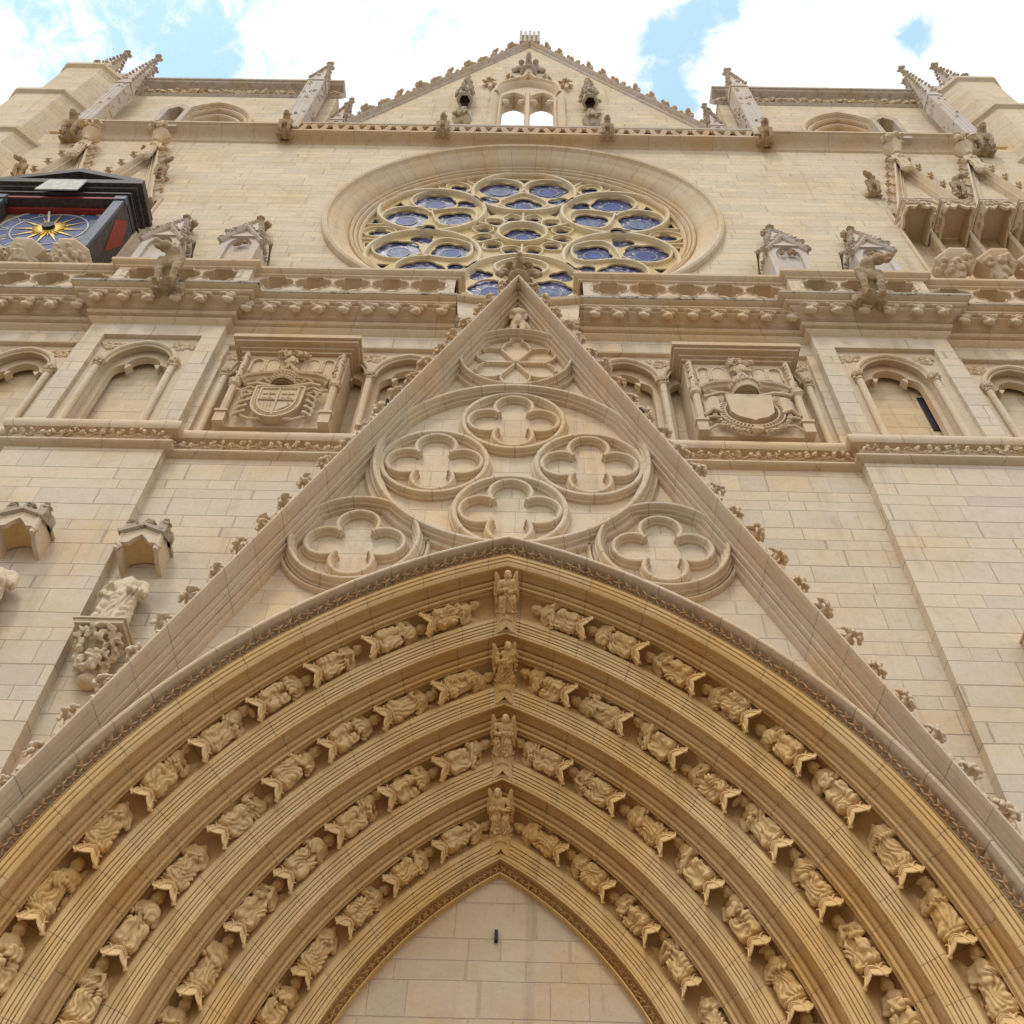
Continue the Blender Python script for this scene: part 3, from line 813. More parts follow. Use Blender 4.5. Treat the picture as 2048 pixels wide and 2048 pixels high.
# ================================================================== blind gallery
def gallery(face, x0, x1, cols, back=.42, fig=True):
    """panel between x0 and x1 (x0<x1), columns at cols; arches spring between neighbouring columns"""
    yf = face+.10
    z0, zt, zs, h = 16.1, 19.46, 18.42, .80
    arches = [((a+b_)/2, (b_-a)/2) for a, b_ in zip(cols[:-1], cols[1:])]
    holes = [pointed(c, hw-.055, z0-.02, zs, h) for c, hw in arches]
    # one comb-shaped outline so that the openings run down to the sill
    outl = [(x0, z0-.02)]
    for hl in holes: outl += hl
    outl += [(x1, z0-.02), (x1, zt), (x0, zt)]
    mb = MB(); mb.plate(outl, [], yf, yf+.16)
    o = part(mb, 'arcade', m_dress, smooth=25)
    def sub(m_, nm, mat, sm=35):
        q = m_.build(nm, mat, None, sm); q.parent = o; return q
    # cusped inner order
    outl = [(x0, z0-.02)]
    for c, hw in arches: outl += trefoil(c, hw-.17, z0-.02, zs-.04, h*.74)
    outl += [(x1, z0-.02), (x1, zt), (x0, zt)]
    mb = MB(); mb.plate(outl, [], yf+.165, yf+back-.10); sub(mb, 'cusped_arch', m_dressb, 25)
    mb = MB(); mb.box(x0-.05, x1+.05, yf+back, yf+back+.1, z0-.3, zt+.1); sub(mb, 'niche_wall', m_back, 0)
    mb = MB()
    for c, hw in arches:
        pts = [(x, yf-.02, z) for (x, z) in pointed(c, hw-.02, zs, zs, h+.035, 14)]
        mb.tube(pts, .055, 8)
        pts = [(x, yf+.0, z) for (x, z) in pointed(c, hw-.10, zs, zs, h-.05, 14)]
        mb.tube(pts, .028, 6)
    sub(mb, 'roll_mould', m_dress)
    for x in cols:
        mb = MB(); mb.tube([(x, yf-.05, z0-.02), (x, yf-.05, z0+.05), (x, yf-.05, z0+.06), (x, yf-.05, zs-.2)], [.11, .10, .07, .068], 14)
        q = sub(mb, 'column', m_dress)
        mb = MB(); mb.lathe([(.068, -.22), (.09, -.21), (.09, -.19), (.072, -.17), (.08, -.08), (.115, .0), (.12, .03), (.10, .05), (.04, .06)], (x, yf-.05, zs), 14)
        r_ = random.Random(int(x*100))
        for i in range(14):
            a = r_.uniform(pi, 2*pi); zz = r_.uniform(-.15, 0)
            mb.blob((x+.10*cos(a), yf-.05+.10*sin(a), zs+zz), (.03, .03, .028), seed=i, amp=.4, n=6)
        qq = mb.build('capital', m_dressb, None, 40); qq.parent = o
    # leaf carving in the spandrels
    r_ = random.Random(int(x0*10))
    for x in cols:
        mb = MB()
        for i in range(40):
            xx = x+r_.uniform(-.22, .22); zz = zs+.62+r_.uniform(-.05, .22)
            if abs(xx-x) > (zz-zs-.35)*.7 or xx < x0+.05 or xx > x1-.05: continue
            mb.blob((xx, yf-.005, zz), (.05, .03, .04), seed=i, amp=.5, n=6)
        if mb.n: sub(mb, 'spandrel_carving', m_dressb, 0)
for s in (-1, 1):
    if s > 0:
        gallery(YW, 1.15, 5.98, [1.45, 2.92, 4.39, 5.80]); gallery(YB, 6.52, 8.56, [6.76, 8.26]); gallery(YW, 9.15, 13.6, [9.35, 10.82, 12.29, 13.4])
    else:
        gallery(YW, -5.98, -1.15, [-5.80, -4.39, -2.92, -1.45]); gallery(YB, -8.56, -6.52, [-8.32, -6.82]); gallery(YW, -13.6, -9.15, [-13.4, -12.29, -10.82, -9.35])
# window slits in the gallery
for (x, z0, z1, w_, y) in ((-2.52, 17.4, 18.25, .16, YW+.51), (2.50, 17.2, 18.1, .16, YW+.51), (8.12, 17.15, 18.35, .22, YB+.51), (-9.75, 16.6, 17.9, .14, YW+.51)):
    mb = MB(); mb.box(x-w_/2, x+w_/2, y-.012, y, z0, z1); o = part(mb, 'window', m_dark, smooth=0)

# ================================================================== upper wall with the rose
RC = 28.9
def gab(cx, w_, z0, z1): return [(cx-w_, z0), (cx+w_, z0), (cx, z1)]
outer = [(-17.6, 19.5), (17.6, 19.5), (17.6, 35.2), (-17.6, 35.2)]
rec = [(10.5, 24.0), (17.2, 24.0), (17.2, 29.55), (10.5, 29.55)]
mb = MB(); mb.plate(outer, [circ(0, RC, 5.45, 96), rec, mir(rec)], 1.6, 1.85)
upw = part(mb, 'wall', m_up, smooth=0)
# rose: moulded ring
ring = [(5.66, 1.62), (5.66, 1.52), (5.62, 1.45), (5.55, 1.42), (5.48, 1.45), (5.46, 1.52), (5.43, 1.56), (5.33, 1.60), (5.28, 1.66), (5.20, 1.70), (5.10, 1.76), (5.00, 1.86), (4.95, 1.95), (4.93, 2.0), (4.90, 1.93), (4.86, 1.91), (4.82, 1.95), (4.81, 2.02), (4.77, 1.98), (4.73, 1.98), (4.70, 2.04), (4.69, 2.1), (4.65, 2.05), (4.61, 2.05), (4.57, 2.10), (4.56, 2.5)]
mb = MB()
P = [[(r*cos(a), y, RC+r*sin(a)) for (r, y) in ring] for a in np.linspace(0, 2*pi, 129)[:-1]]
UV = [[(a*5, 0)]*len(ring) for a in np.linspace(0, 2*pi, 129)[:-1]]
mb.grid(P, closeu=True, uv=UV, flip=True)
rose = part(mb, 'rose_window', m_gmould, smooth=30, label='round rose window with blue glass between pale tracery')
def rsub(mb, name, mat, sm=35):
    o = mb.build(name, mat, None, sm); o.parent = rose; return o
dP, rP = 3.15, 1.585
def pol(r, a): return (r*cos(radians(a)), RC+r*sin(radians(a)))
bigp = [(-.12, 2.42), (-.085, 2.16), (-.075, 2.10), (-.06, 2.07), (-.04, 2.04), (.04, 2.04), (.06, 2.07), (.075, 2.10), (.085, 2.16), (.12, 2.42)]
midp = [(-.085, 2.42), (-.055, 2.2), (-.045, 2.13), (-.028, 2.10), (.028, 2.10), (.045, 2.13), (.055, 2.2), (.085, 2.42)]
smp = [(-.07, 2.42), (-.04, 2.2), (-.02, 2.13), (.02, 2.13), (.04, 2.2), (.07, 2.42)]
bigp = [(o*.82, y) for o, y in bigp]; midp = [(o*.80, y) for o, y in midp]; smp = [(o*.8, y) for o, y in smp]
mb = MB(); mb2 = MB(); holes = []; medals = []
for k in range(6):
    A0 = 90+60*k
    c = pol(dP, A0); mb.sweep(circ(c[0], c[1], rP, 64), bigp, True)
    ca, sa = cos(radians(A0)), sin(radians(A0))
    def loc(u, v): return (c[0]+u*ca-v*sa, c[1]+u*sa+v*ca)
    # pointed light next to the hub, and two fish-bladder lights that curl round it
    drop = []
    for t in np.linspace(0, 1, 22): drop.append((-1.50+1.50*t, .84*sin(pi*t**.85)**.92*(1-.33*t) if 0 < t < 1 else 0))
    mb2.sweep([loc(u, v) for u, v in drop]+[loc(u, -v) for u, v in drop[-2:0:-1]], midp, True)
    for q in (-1, 1):
        mb2.sweep([loc(.38+.735*cos(a), q*(.745+.735*sin(a))) for a in np.linspace(radians(-128), radians(63), 26)], midp)
        m1 = loc(.40, q*.75); holes.append(quatre(m1[0], m1[1], .27, .40, rot=radians(A0)+q*.3, lobes=5, n=6)); medals.append((m1, .37, (k+q) % 3))
        m1 = loc(-.52, q*1.10); holes.append(quatre(m1[0], m1[1], .15, .22, rot=radians(A0)+q*.5, lobes=3, n=6))
    m1 = loc(-.86, 0); holes.append(quatre(m1[0], m1[1], .25, .33, rot=radians(A0), lobes=4, n=6)); medals.append((m1, .32, k % 2))
    # rim fillers
    c3 = pol(4.10, A0+30)
    pts = [(c3[0]+(.42*cos(t)*1.15)*cos(radians(A0+30))-(.36*sin(t))*sin(radians(A0+30)), c3[1]+(.42*cos(t)*1.15)*sin(radians(A0+30))+(.36*sin(t))*cos(radians(A0+30))) for t in np.linspace(0, 2*pi, 25)[:-1]]
    mb2.sweep(pts, smp, True)
    holes.append(quatre(c3[0], c3[1], .17, .17, rot=radians(A0+30), lobes=4, n=5)); 
    for q in (-1, 1):
        c4 = pol(4.30, A0+30+q*10.3); holes.append([pol(4.50, A0+30+q*8.6), pol(4.50, A0+30+q*14), pol(4.12, A0+30+q*9.6)])
        mb2.sweep([pol(4.56, A0+30+q*6.5), pol(4.3, A0+30+q*7.2), pol(4.02, A0+30+q*8)], smp)
    # top triangle inside the petal
    c5 = pol(dP+1.08, A0); holes.append([pol(dP+1.30, A0-2.6), pol(dP+1.30, A0+2.6), pol(dP+.98, A0)])
    # inner ring of lights
    mb2.sweep([pol(.72, A0), pol(dP-rP, A0)], midp)
    for q in (-15, 15):
        c6 = pol(1.16, A0+30+q)
        pts = []
        for i in range(24):
            t = 2*pi*i/24
            rr = .285*(1+.25*max(0, 1-abs((t+pi) % (2*pi)-pi)/.6))
            aa = radians(A0+30+q)+t
            pts.append((c6[0]+rr*cos(aa), c6[1]+rr*sin(aa)))
        mb2.sweep(pts, smp, True)
        holes.append(quatre(c6[0], c6[1], .11, .13, rot=radians(A0+30+q), lobes=4, n=5))
    holes.append([pol(1.75, A0+30-4), pol(1.75, A0+30+4), pol(2.25, A0+30)])
mb.sweep(circ(0, RC, .70, 40), bigp, True)
holes.append(quatre(0, RC, .29, .27, rot=0, lobes=6, n=5)); medals.append(((0, RC), .26, 0))
o = rsub(mb, 'tracery', m_trac); rsub(mb2, 'tracery', m_trac)
mb = MB(); mb.plate(circ(0, RC, 4.60, 96), [h[::-1] for h in holes], 2.20, 2.25); rsub(mb, 'cusping', m_cusp, 0)
mb = MB(); mb.plate(circ(0, RC, 4.60, 96), [], 2.285, 2.45); rsub(mb, 'glass', m_glass, 0)
for (c, r, kx) in medals:
    mb = MB(); mb.plate(circ(c[0], c[1], r*.80, 28), [], 2.272, 2.284); o = rsub(mb, 'glass_medallion', m_medal if kx != 1 else m_medal2, 0)
    mb = MB(); mb.sweep(circ(c[0], c[1], r*.84, 28), [(-.022, 2.283), (-.018, 2.263), (.018, 2.263), (.022, 2.283)], True); rsub(mb, 'glass_medallion', m_lead, 0)

# ---- top cornice: plain left and right, openwork in the middle
TX = 7.75
for s in (-1, 1):
    mb = MB(); a, b_ = sorted((s*TX, s*15.0))
    mb.strip([(a, 1.6), (b_, 1.6)], [(0, 34.62), (.06, 34.68), (.08, 34.74), (.04, 34.78), (.05, 34.84), (.12, 34.96), (.24, 35.06), (.36, 35.12), (.40, 35.16), (.38, 35.22), (.46, 35.26), (.46, 35.36), (.2, 35.5), (-.3, 35.55)])
    part(mb, 'cornice', m_corn, smooth=25)
    mb = MB(); a, b_ = sorted((s*15.0, s*20.0))
    mb.strip([(a, 1.9), (b_, 1.9)], [(0, 35.2), (.06, 35.26), (.12, 35.36), (.3, 35.5), (.32, 35.66), (-.2, 35.8)])
    part(mb, 'cornice', m_corn, smooth=25)
mb = MB()
mb.strip([(-TX, 1.6), (TX, 1.6)], [(0, 34.60), (.05, 34.66), (.10, 34.70), (.20, 34.74), (.34, 34.78), (.40, 34.82), (.40, 34.90), (.30, 34.93), (-.3, 34.95)])
part(mb, 'cornice', m_corn, smooth=25)
mb = MB(); hl = []; n = 44
for i in range(n):
    x0 = -TX+.1+(2*TX-.2)*i/n; x1 = -TX+.1+(2*TX-.2)*(i+1)/n; c = (x0+x1)/2; w_ = (x1-x0)/2
    if i % 2: hl.append([(c-w_*.80, 35.00), (c+w_*.80, 35.00), (c, 35.42)])
    else: hl.append([(c, 35.03), (c+w_*.80, 35.45), (c-w_*.80, 35.45)])
mb.plate([(-TX, 34.94), (TX, 34.94), (TX, 35.55), (-TX, 35.55)], hl, 1.22, 1.36)
for i in range(n):
    x = -TX+.1+(2*TX-.2)*(i+.5)/n
    mb.star((x, 1.21, 35.22), np.array([1., 0, 0]), np.array([0, 0, 1.]), np.array([0, -1., 0]), .11, .06, 4, .78)
part(mb, 'parapet', stone('parapet_stone', (.50, .385, .27), grime=.2), smooth=0)
mb = MB(); mb.strip([(-TX, 1.25), (TX, 1.25)], [(0, 35.50), (.05, 35.54), (.05, 35.66), (-.2, 35.70)]); part(mb, 'parapet', m_grey, smooth=0)

# ---- upper gable
GY = 2.6; GA = 51.6; GS = 1.78
gx = lambda z: (GA-z)/GS
hole1 = pointed(-.56, .46, 39.4, 43.1, .75, 8); hole2 = pointed(.56, .46, 39.4, 43.1, .75, 8)
mb = MB(); mb.plate([(-gx(34.9), 34.9), (gx(34.9), 34.9), (0, GA)], [hole1, hole2], GY, GY+.6)
tg = part(mb, 'upper_gable', m_up, smooth=0)
mb = MB()
mb.sweep([(-gx(34.9)-.05, 34.9), (0, GA+.12), (gx(34.9)+.05, 34.9)], [(0, 3.25), (0, 2.40), (.05, 2.36), (.10, 2.40), (.16, 2.52), (.24, 2.55), (.28, 2.60)])
o = mb.build('coping', m_grey, None, 30); o.parent = tg
GL = sqrt(1+GS*GS)
for s in (-1, 1):
    for k in range(11):
        d = .9+k*1.22; o = bpy.data.objects.new('crocket', crk[k % 3]); COL.objects.link(o); o.parent = tg
        o.location = (s*d/GL, 2.75, GA+.12-d*GS/GL); o.rotation_euler = (0, s*radians(58), 0); o.scale = (2.8, 2.6, 2.3)
mb = MB(); mb.box(-.42, .42, 2.5, 3.1, GA-.35, GA+1.55)
for i in range(5): mb.box(-.47+.205*i, -.35+.205*i, 2.38, 3.15, GA-.1, GA+1.85-.14*(i % 2))
o = mb.build('gable_stump', m_grey, None, 0); o.parent = tg
# window frame on the upper gable
mb = MB()
fr = pointed(0, 1.25, 38.0, 43.6, 1.55, 16)
mb.sweep(fr, [(-.22, 2.6), (-.2, 2.42), (-.12, 2.38), (-.04, 2.42), (0, 2.46), (.05, 2.5), (.12, 2.6)])
mb.sweep([(0, 38), (0, 43.2), (0, 44.0)], [(-.11, 2.62), (-.06, 2.42), (.06, 2.42), (.11, 2.62)])
for cx in (-.56, .56): mb.sweep(pointed(cx, .50, 38.2, 43.1, .82, 10), [(-.09, 2.6), (-.05, 2.5), (.0, 2.5), (.05, 2.6)])
for cx in (-.56, .56):
    for q in (-1, 1): mb.blob((cx+q*.33, 2.66, 43.1), (.17, .12, .24), seed=3, amp=.15)
mb.sweep([(-1.25, 43.7), (-1.25, 44.2), (-1.05, 44.9), (-.6, 45.35), (-.25, 45.6), (0, 46.3), (.25, 45.6), (.6, 45.35), (1.05, 44.9), (1.25, 44.2), (1.25, 43.7)], [(-.12, 2.6), (-.08, 2.36), (.02, 2.34), (.1, 2.45), (.12, 2.6)])
o = mb.build('window_frame', m_dressb, None, 30); o.parent = tg
fm2 = sculpt('finial', finial_els(1.8), .03, 1, .03, seed=9); fm2.materials.append(m_grey)
o = link('finial', fm2, m_grey, tg); o.location = (0, 2.5, 46.6)
for s in (-1, 1):
    o = link('crocket', crk[0], None, tg); o.location = (s*1.55, 2.45, 44.6); o.scale = (1.8, 1.5, 2.4)
    o = link('crocket', crk[1], None, tg); o.location = (s*.75, 2.45, 45.5); o.scale = (1.3, 1.3, 1.3)

# ---- towers
for s in (-1, 1):
    T = lambda a, b_: sorted((s*a, s*b_))
    mb = MB()
    win = [(x*s, z) for (x, z) in pointed(11.25, 1.45, 34.6, 37.4, 2.1, 14)]
    if s < 0: win = win[::-1]
    mb.plate([(s*7.1, 35.0), (s*15.5, 35.0), (s*15.5, 40.9), (s*7.1, 40.9)], [win], 1.9, 2.4)
    mb.box(*T(7.1, 7.5), 2.402, 7, 35, 40.9)
    tw = part(mb, 'tower', m_up, smooth=0)
    def ts(m_, nm, mat, sm=30):
        q = m_.build(nm, mat, None, sm); q.parent = tw; return q
    mb = MB()
    for r, yy in ((1.55, 1.85), (1.38, 1.98), (1.2, 2.12)):
        mb.sweep([(x*1, z) for (x, z) in pointed(s*11.25, r, 34.8, 37.4, 2.1*r/1.45, 16)], [(-.09, yy+.15), (-.06, yy-.05), (.02, yy-.06), (.07, yy), (.1, yy+.2)])
    mb.box(*T(9.7, 12.8), 2.3, 2.4, 35, 40); ts(mb, 'window', m_dressb)
    mb = MB(); a, b_ = T(6.95, 14.9)
    mb.strip([(a, 1.9), (b_, 1.9)], [(0, 40.62), (.06, 40.68), (.1, 40.74), (.04, 40.80), (.03, 41.28), (.12, 41.34), (.3, 41.42), (.34, 41.48), (.30, 41.55), (.38, 41.58), (.38, 41.72), (-.3, 41.8)])
    ts(mb, 'parapet', m_grey)
    mb = MB(); r_ = random.Random(8)
    x = a+.2
    while x < b_-.1:
        mb.blob((x, 1.83, 41.05+r_.uniform(-.12, .12)), (.16, .09, .12), seed=int(x*50) % 1000, amp=.5, n=6); mb.tube([(x-.13, 1.85, 40.9), (x+.13, 1.85, 41.22)], .04, 5); x += .25
    ts(mb, 'leaf_frieze', m_corn, 0)
    # roof stump seen over the parapet
    mb = MB(); mb.box(s*11.5-.28, s*11.5+.28, 2.3, 2.9, 41.7, 44.0); mb.add([(s*11.5-.36, 2.25, 44.0), (s*11.5+.36, 2.25, 44.0), (s*11.5+.36, 2.95, 44.0), (s*11.5-.36, 2.95, 44.0), (s*11.5, 2.6, 44.5)], [(0, 1, 4), (1, 2, 4), (2, 3, 4), (3, 0, 4), (3, 2, 1, 0)]); ts(mb, 'chimney', m_grey, 0)
    # little gabled dormer in front
    mb = MB(); cx = -11.95 if s < 0 else 12.15
    mb.plate([(cx-.45, 35), (cx+.45, 35), (cx+.45, 37.0), (cx, 37.5), (cx-.45, 37.0)], [[(cx-.28, 35.2), (cx+.28, 35.2), (cx+.28, 36.8), (cx, 37.1), (cx-.28, 36.8)]], 1.2, 1.75)
    ts(mb, 'dormer', m_grey, 0)
    # octagonal stair turret at the outer corner, two diminishing stages
    def octa(cx, cy, ap_, z0, z1):
        R_ = ap_/cos(pi/8); return [(cx+R_*cos(pi/8+pi/4*i), cy+R_*sin(pi/8+pi/4*i)) for i in range(8)]
    mb = MB()
    for (ap_, z0, z1) in ((2.0, 19.5, 34.2), (1.93, 34.2, 38.55), (1.62, 38.55, 43.0)):
        q = octa(s*17.2, 3.1, ap_, z0, z1)
        mb.grid([[(x, y, z0), (x, y, z1)] for (x, y) in q], closeu=True, flip=True)
        for (pr, za) in ((.12, z1-.22),):
            q2 = octa(s*17.2, 3.1, ap_+pr, 0, 0); q1 = octa(s*17.2, 3.1, ap_, 0, 0)
            mb.grid([[(q1[i][0], q1[i][1], za-.12), (q2[i][0], q2[i][1], za), (q2[i][0], q2[i][1], za+.2), (q1[i][0]*.999, q1[i][1], za+.34)] for i in range(8)], closeu=True, flip=True)
        mb.add([(x, y, z1+.12) for (x, y) in octa(s*17.2, 3.1, ap_, 0, 0)], [tuple(range(8))])
    ts(mb, 'stair_turret', m_up, 0)
    mb = MB(); mb.box(*T(14.6, 20.5), 1.9, 6, 19.5, 35.2); ts(mb, 'turret_base', m_up, 0)
    # parapet gables of the turret
    mb = MB()
    mb.box(*T(15.6, 16.9), 2.0, 2.25, 43.0, 43.9)
    ts(mb, 'turret_parapet', m_grey, 0)

BRK = []
# ---- tower niches: pilasters, canopies, corbels, gablets
for s in (-1, 1):
    mb = MB(); mb.box(*sorted((s*10.3, s*17.4)), 1.98, 2.1, 23.8, 34); bk = part(mb, 'niche_wall', m_back, smooth=0)
    def ns(m_, nm, mat, sm=30):
        q = m_.build(nm, mat, None, sm); q.parent = bk; return q
    mb = MB()
    mb.tube([(s*10.5, 1.58, 23.9), (s*10.5, 1.58, 29.7)], .05, 8)
    for x in (11.42, 12.50, 13.58, 14.66):
        mb.box(*sorted((s*(x-.09), s*(x+.09))), 1.72, 1.982, 24.0, 29.4)
        mb.tube([(s*(x-.05), 1.70, 24.0), (s*(x-.05), 1.70, 29.4)], .05, 7)
    ns(mb, 'pilaster', m_dress)
    for i, cx in enumerate((11.72, 13.98)):
        mb = MB(); cx = s*cx; wv = 1.12
        pth = [(cx-wv, 29.2), (cx, 33.9), (cx+wv, 29.2)]
        mb.sweep(pth, [(0, 1.7), (0, 1.36), (.05, 1.34), (.10, 1.38), (.20, 1.50), (.22, 1.46), (.26, 1.46), (.30, 1.54), (.34, 1.62)])
        mb.sweep([(cx-wv+.35, 29.5), (cx, 32.8), (cx+wv-.35, 29.5)], [(0, 1.62), (.0, 1.54), (.05, 1.52), (.1, 1.62)])
        mb.sweep(circ(cx, 30.1, .42, 28), [(-.05, 1.62), (-.03, 1.54), (.03, 1.54), (.05, 1.62)], True)
        q = ns(mb, 'gablet', m_dress)
        for z in (29.9, 30.6, 31.3, 32.0, 32.7, 33.3):
            for sg in (-1, 1):
                x = (33.9-z)/4.7*wv
                c_ = link('crocket', crk[0], None, bk); c_.location = (cx+sg*(x+.08), 1.40, z); c_.rotation_euler = (0, sg*radians(60), 0); c_.scale = (.8, .8, .8)
    # bracketed heads that crown the gablets
    for x in (11.72, 13.98):
        mb = MB(); cx = s*x
        mb.lathe([(.0, -.55), (.12, -.5), (.16, -.3), (.20, -.2), (.29, -.02), (.32, .05), (.27, .12), (.1, .14)], (cx, 1.25, 34.1), 8)
        for k in range(9): mb.blob((cx+random.uniform(-.3, .3), 1.0+random.uniform(-.1, .1), 34.25+random.uniform(-.08, .25)), (.13, .12, .10), seed=k, amp=.4, n=6)
        ns(mb, 'bracket_head', m_dressb); BRK.append((bk, cx))
# niche canopies and corbels: things of their own
def canopy_box(cx, lab, cat='canopy', grp='canopies over the empty tower niches'):
    t = empty('niche_canopy', (cx, 1.6, 28.2), lab, cat, grp)
    mb = MB()
    w_, dpt = .40, .72
    # top slab, front and side faces with a hanging cusped edge
    mb.box(-w_-.03, w_+.03, -dpt-.03, .36, .46, .52)
    fr_ = [(-w_, .46), (w_, .46), (w_, -.02)]+[(w_*.72, .10), (w_*.45, .02), (w_*.2, .12), (0, .26), (-w_*.2, .12), (-w_*.45, .02), (-w_*.72, .10)]+[(-w_, -.02)]
    mb.plate(fr_, [], -dpt, -dpt+.07)
    for k in range(26): mb.blob((random.uniform(-w_, w_), -dpt-.02, random.uniform(.2, .44)), (.05, .03, .04), seed=k, amp=.5, n=6)
    for k in range(14): mb.blob((random.choice((-1, 1))*(w_+.01), random.uniform(-dpt, .2), random.uniform(.12, .42)), (.03, .06, .05), seed=k, amp=.5, n=6)
    o = mb.build('canopy_front', m_dressb, t, 0)
    for sg in (-1, 1):
        mb = MB()
        pts = [(sg*w_, y, z) for (y, z) in ((.36, -.12), (.36, .46), (-dpt+.071, .46), (-dpt+.071, -.02), (-dpt*.6, .12), (-dpt*.3, -.02), (0, .0))]
        n = len(pts); v = pts+[(x-sg*.06, y, z) for (x, y, z) in pts]
        f = [tuple(range(n)), tuple(range(n, 2*n))[::-1]]+[(i, i+n, (i+1) % n+n, (i+1) % n) for i in range(n)]
        mb.add(v, f); mb.build('canopy_side', m_dressb, t, 0, fix=True)
    mb = MB(); mb.box(-w_-.04, w_+.04, -dpt-.04, .3, .525, .545); mb.build('lead_cover', m_grime, t, 0)
for i, x in enumerate((10.88, 11.96, 13.04, 14.12)):
    canopy_box(x, 'square stone canopy with dark lead edge on the right tower, %s from the rose' % ['first', 'second', 'third', 'fourth'][i])
def corbel_head(cx, lab, grp):
    t = empty('niche_corbel', (cx, 1.22 if cx > 0 else 1.16, 24.28 if cx > 0 else 23.78), lab, 'corbel', grp)
    mb = MB(); mb.box(-.3, .3, -.1, .9, -.35, .06)
    mb.lathe([(0, -.75), (.10, -.72), (.16, -.55), (.30, -.32), (.42, -.16), (.47, -.08), (.50, -.02), (.50, .05), (.46, .09), (0, .10)], (0, -.38, 0), 8, pi/8, pi/8+2*pi)
    mb.build('corbel_bowl', m_dressb, t, 20)
    r_ = random.Random(int(abs(cx)*10)); els = []
    for k in range(26):
        a = r_.uniform(pi*.95, 2.05*pi); v = r_.random(); rr = .18+.24*v
        els.append(('e', (rr*cos(a), -.38+rr*sin(a), -.50+.34*v), (.09, .08, .06), (r_.random(), r_.random(), r_.random())))
    me = sculpt('corbel_carving', els, .022, 1, .02, seed=k); me.materials.append(m_dressb); link('corbel_carving', me, None, t)
for i, x in enumerate((10.50, 11.50, 12.50)):
    corbel_head(x, 'eight-sided carved corbel above the right balustrade, %s from the rose' % ['first', 'second', 'third'][i], 'corbels of the empty tower niches')
for i, x in enumerate((-10.85, -11.9, -12.95)):
    corbel_head(x, 'eight-sided carved corbel below the blue clock, %s from the rose' % ['first', 'second', 'third'][i], 'corbels of the empty tower niches')

# ================================================================== carved figures of the archivolts
def fig_els(v, alt=0):
    """seated or standing draped figure about .6 m tall, back at y=0, front towards -y, feet at z=0"""
    r = random.Random(v*13+1+alt*101); e = []
    seated = v in (0, 1, 3, 5, 7)
    tilt = r.uniform(-.03, .03)+(0, .035, -.035)[alt]
    if seated:
        e += [('c', (-.07, -.16, .03), (-.075, -.17, .19), .055, .05), ('c', (.07, -.16, .03), (.075, -.17, .19), .055, .05), ('c', (-.06, -.03, .20), (-.075, -.17, .20), .065, .052), ('c', (.06, -.03, .20), (.075, -.17, .20), .065, .052),
              ('e', (0, -.10, .09), (.13, .10, .11)), ('e', (0, -.03, .12), (.14, .06, .14)), ('c', (-.07, -.21, .015), (-.08, -.16, .02), .03, .03), ('c', (.07, -.21, .015), (.08, -.16, .02), .03, .03)]
        zt = .24
    else:
        e += [('c', (-.04, -.09, .03), (-.035, -.08, .26), .085, .07), ('c', (.045, -.10, .03), (.035, -.08, .26), .08, .07), ('e', (0, -.08, .10), (.12, .09, .13))]
        zt = .26
    e += [('c', (0, -.06, zt), (tilt, -.07, .41), .082, .09), ('c', (-.08+tilt, -.06, .425), (.08+tilt, -.06, .425), .048, .048), ('c', (tilt, -.075, .44), (tilt, -.085, .50), .032, .03)]
    # arms bent across the body
    ex = .03*r.random()
    e += [('c', (-.105, -.06, .42), (-.135, -.10, .31), .036, .032), ('c', (-.135, -.10, .31), (-.03+ex, -.18, .34+ex), .030, .024),
          ('c', (.105, -.06, .42), (.135, -.09, .32), .036, .032), ('c', (.135, -.09, .32), (.03, -.185, .30+.05*r.random()), .030, .024)]
    # mantle folds
    for k in range(5):
        a = r.uniform(-.9, .9); e.append(('c', (.11*sin(a), -.06-.09*cos(a), .30+.05*r.random()), (.13*sin(a*1.2), -.08-.10*cos(a), .04), .018, .026))
    if v not in (4,):
        hx = tilt+r.uniform(-.015, .015)
        e += [('e', (hx, -.10, .555), (.046, .052, .060)), ('e', (hx, -.085, .57), (.056, .052, .058)), ('e', (hx-.045, -.085, .53), (.022, .03, .035)), ('e', (hx+.045, -.085, .53), (.022, .03, .035)), ('e', (hx, -.152, .548), (.010, .014, .014))]
    if v in (0, 2, 5, 6):   # wings
        for q in (-1, 1):
            e += [('e', (q*.135, -.03, .44), (.045, .03, .16), (0, q*.25, 0)), ('e', (q*.17, -.02, .30), (.035, .025, .17), (0, q*.05, 0)), ('e', (q*.15, -.02, .20), (.025, .02, .13), (0, -q*.15, 0))]
    if v == 1: e += [('b', -.07, .07, -.235, -.20, .26, .36)]
    if v == 3: e += [('e', (.03, -.20, .36), (.085, .022, .085))]
    if v == 5: e += [('c', (-.09, -.20, .12), (-.02, -.19, .44), .022, .018), ('c', (-.02, -.19, .44), (.06, -.18, .40), .018, .014)]
    if v == 7: e += [('c', (-.13, -.18, .34), (.13, -.20, .26), .022, .022)]
    if v == 6: e += [('e', (.0, -.10, .60), (.075, .06, .030)), ('e', (0, -.10, .63), (.035, .035, .03))]
    if v == 2: e += [('b', -.05, .05, -.20, -.16, .24, .38)]
    e += [('e', (0, -.09, .0), (.14, .12, .035)), ('e', (.08, -.12, .05), (.06, .06, .05)), ('e', (-.09, -.08, .06), (.05, .07, .07))]
    return e
KIND = ['seated winged figure with raised hands', 'seated figure holding an open book', 'standing winged figure with a tablet', 'seated figure holding a round disc', 'headless standing draped figure', 'seated angel playing a curved horn', 'standing angel in a flat cap', 'seated figure with a scroll']
figm = []
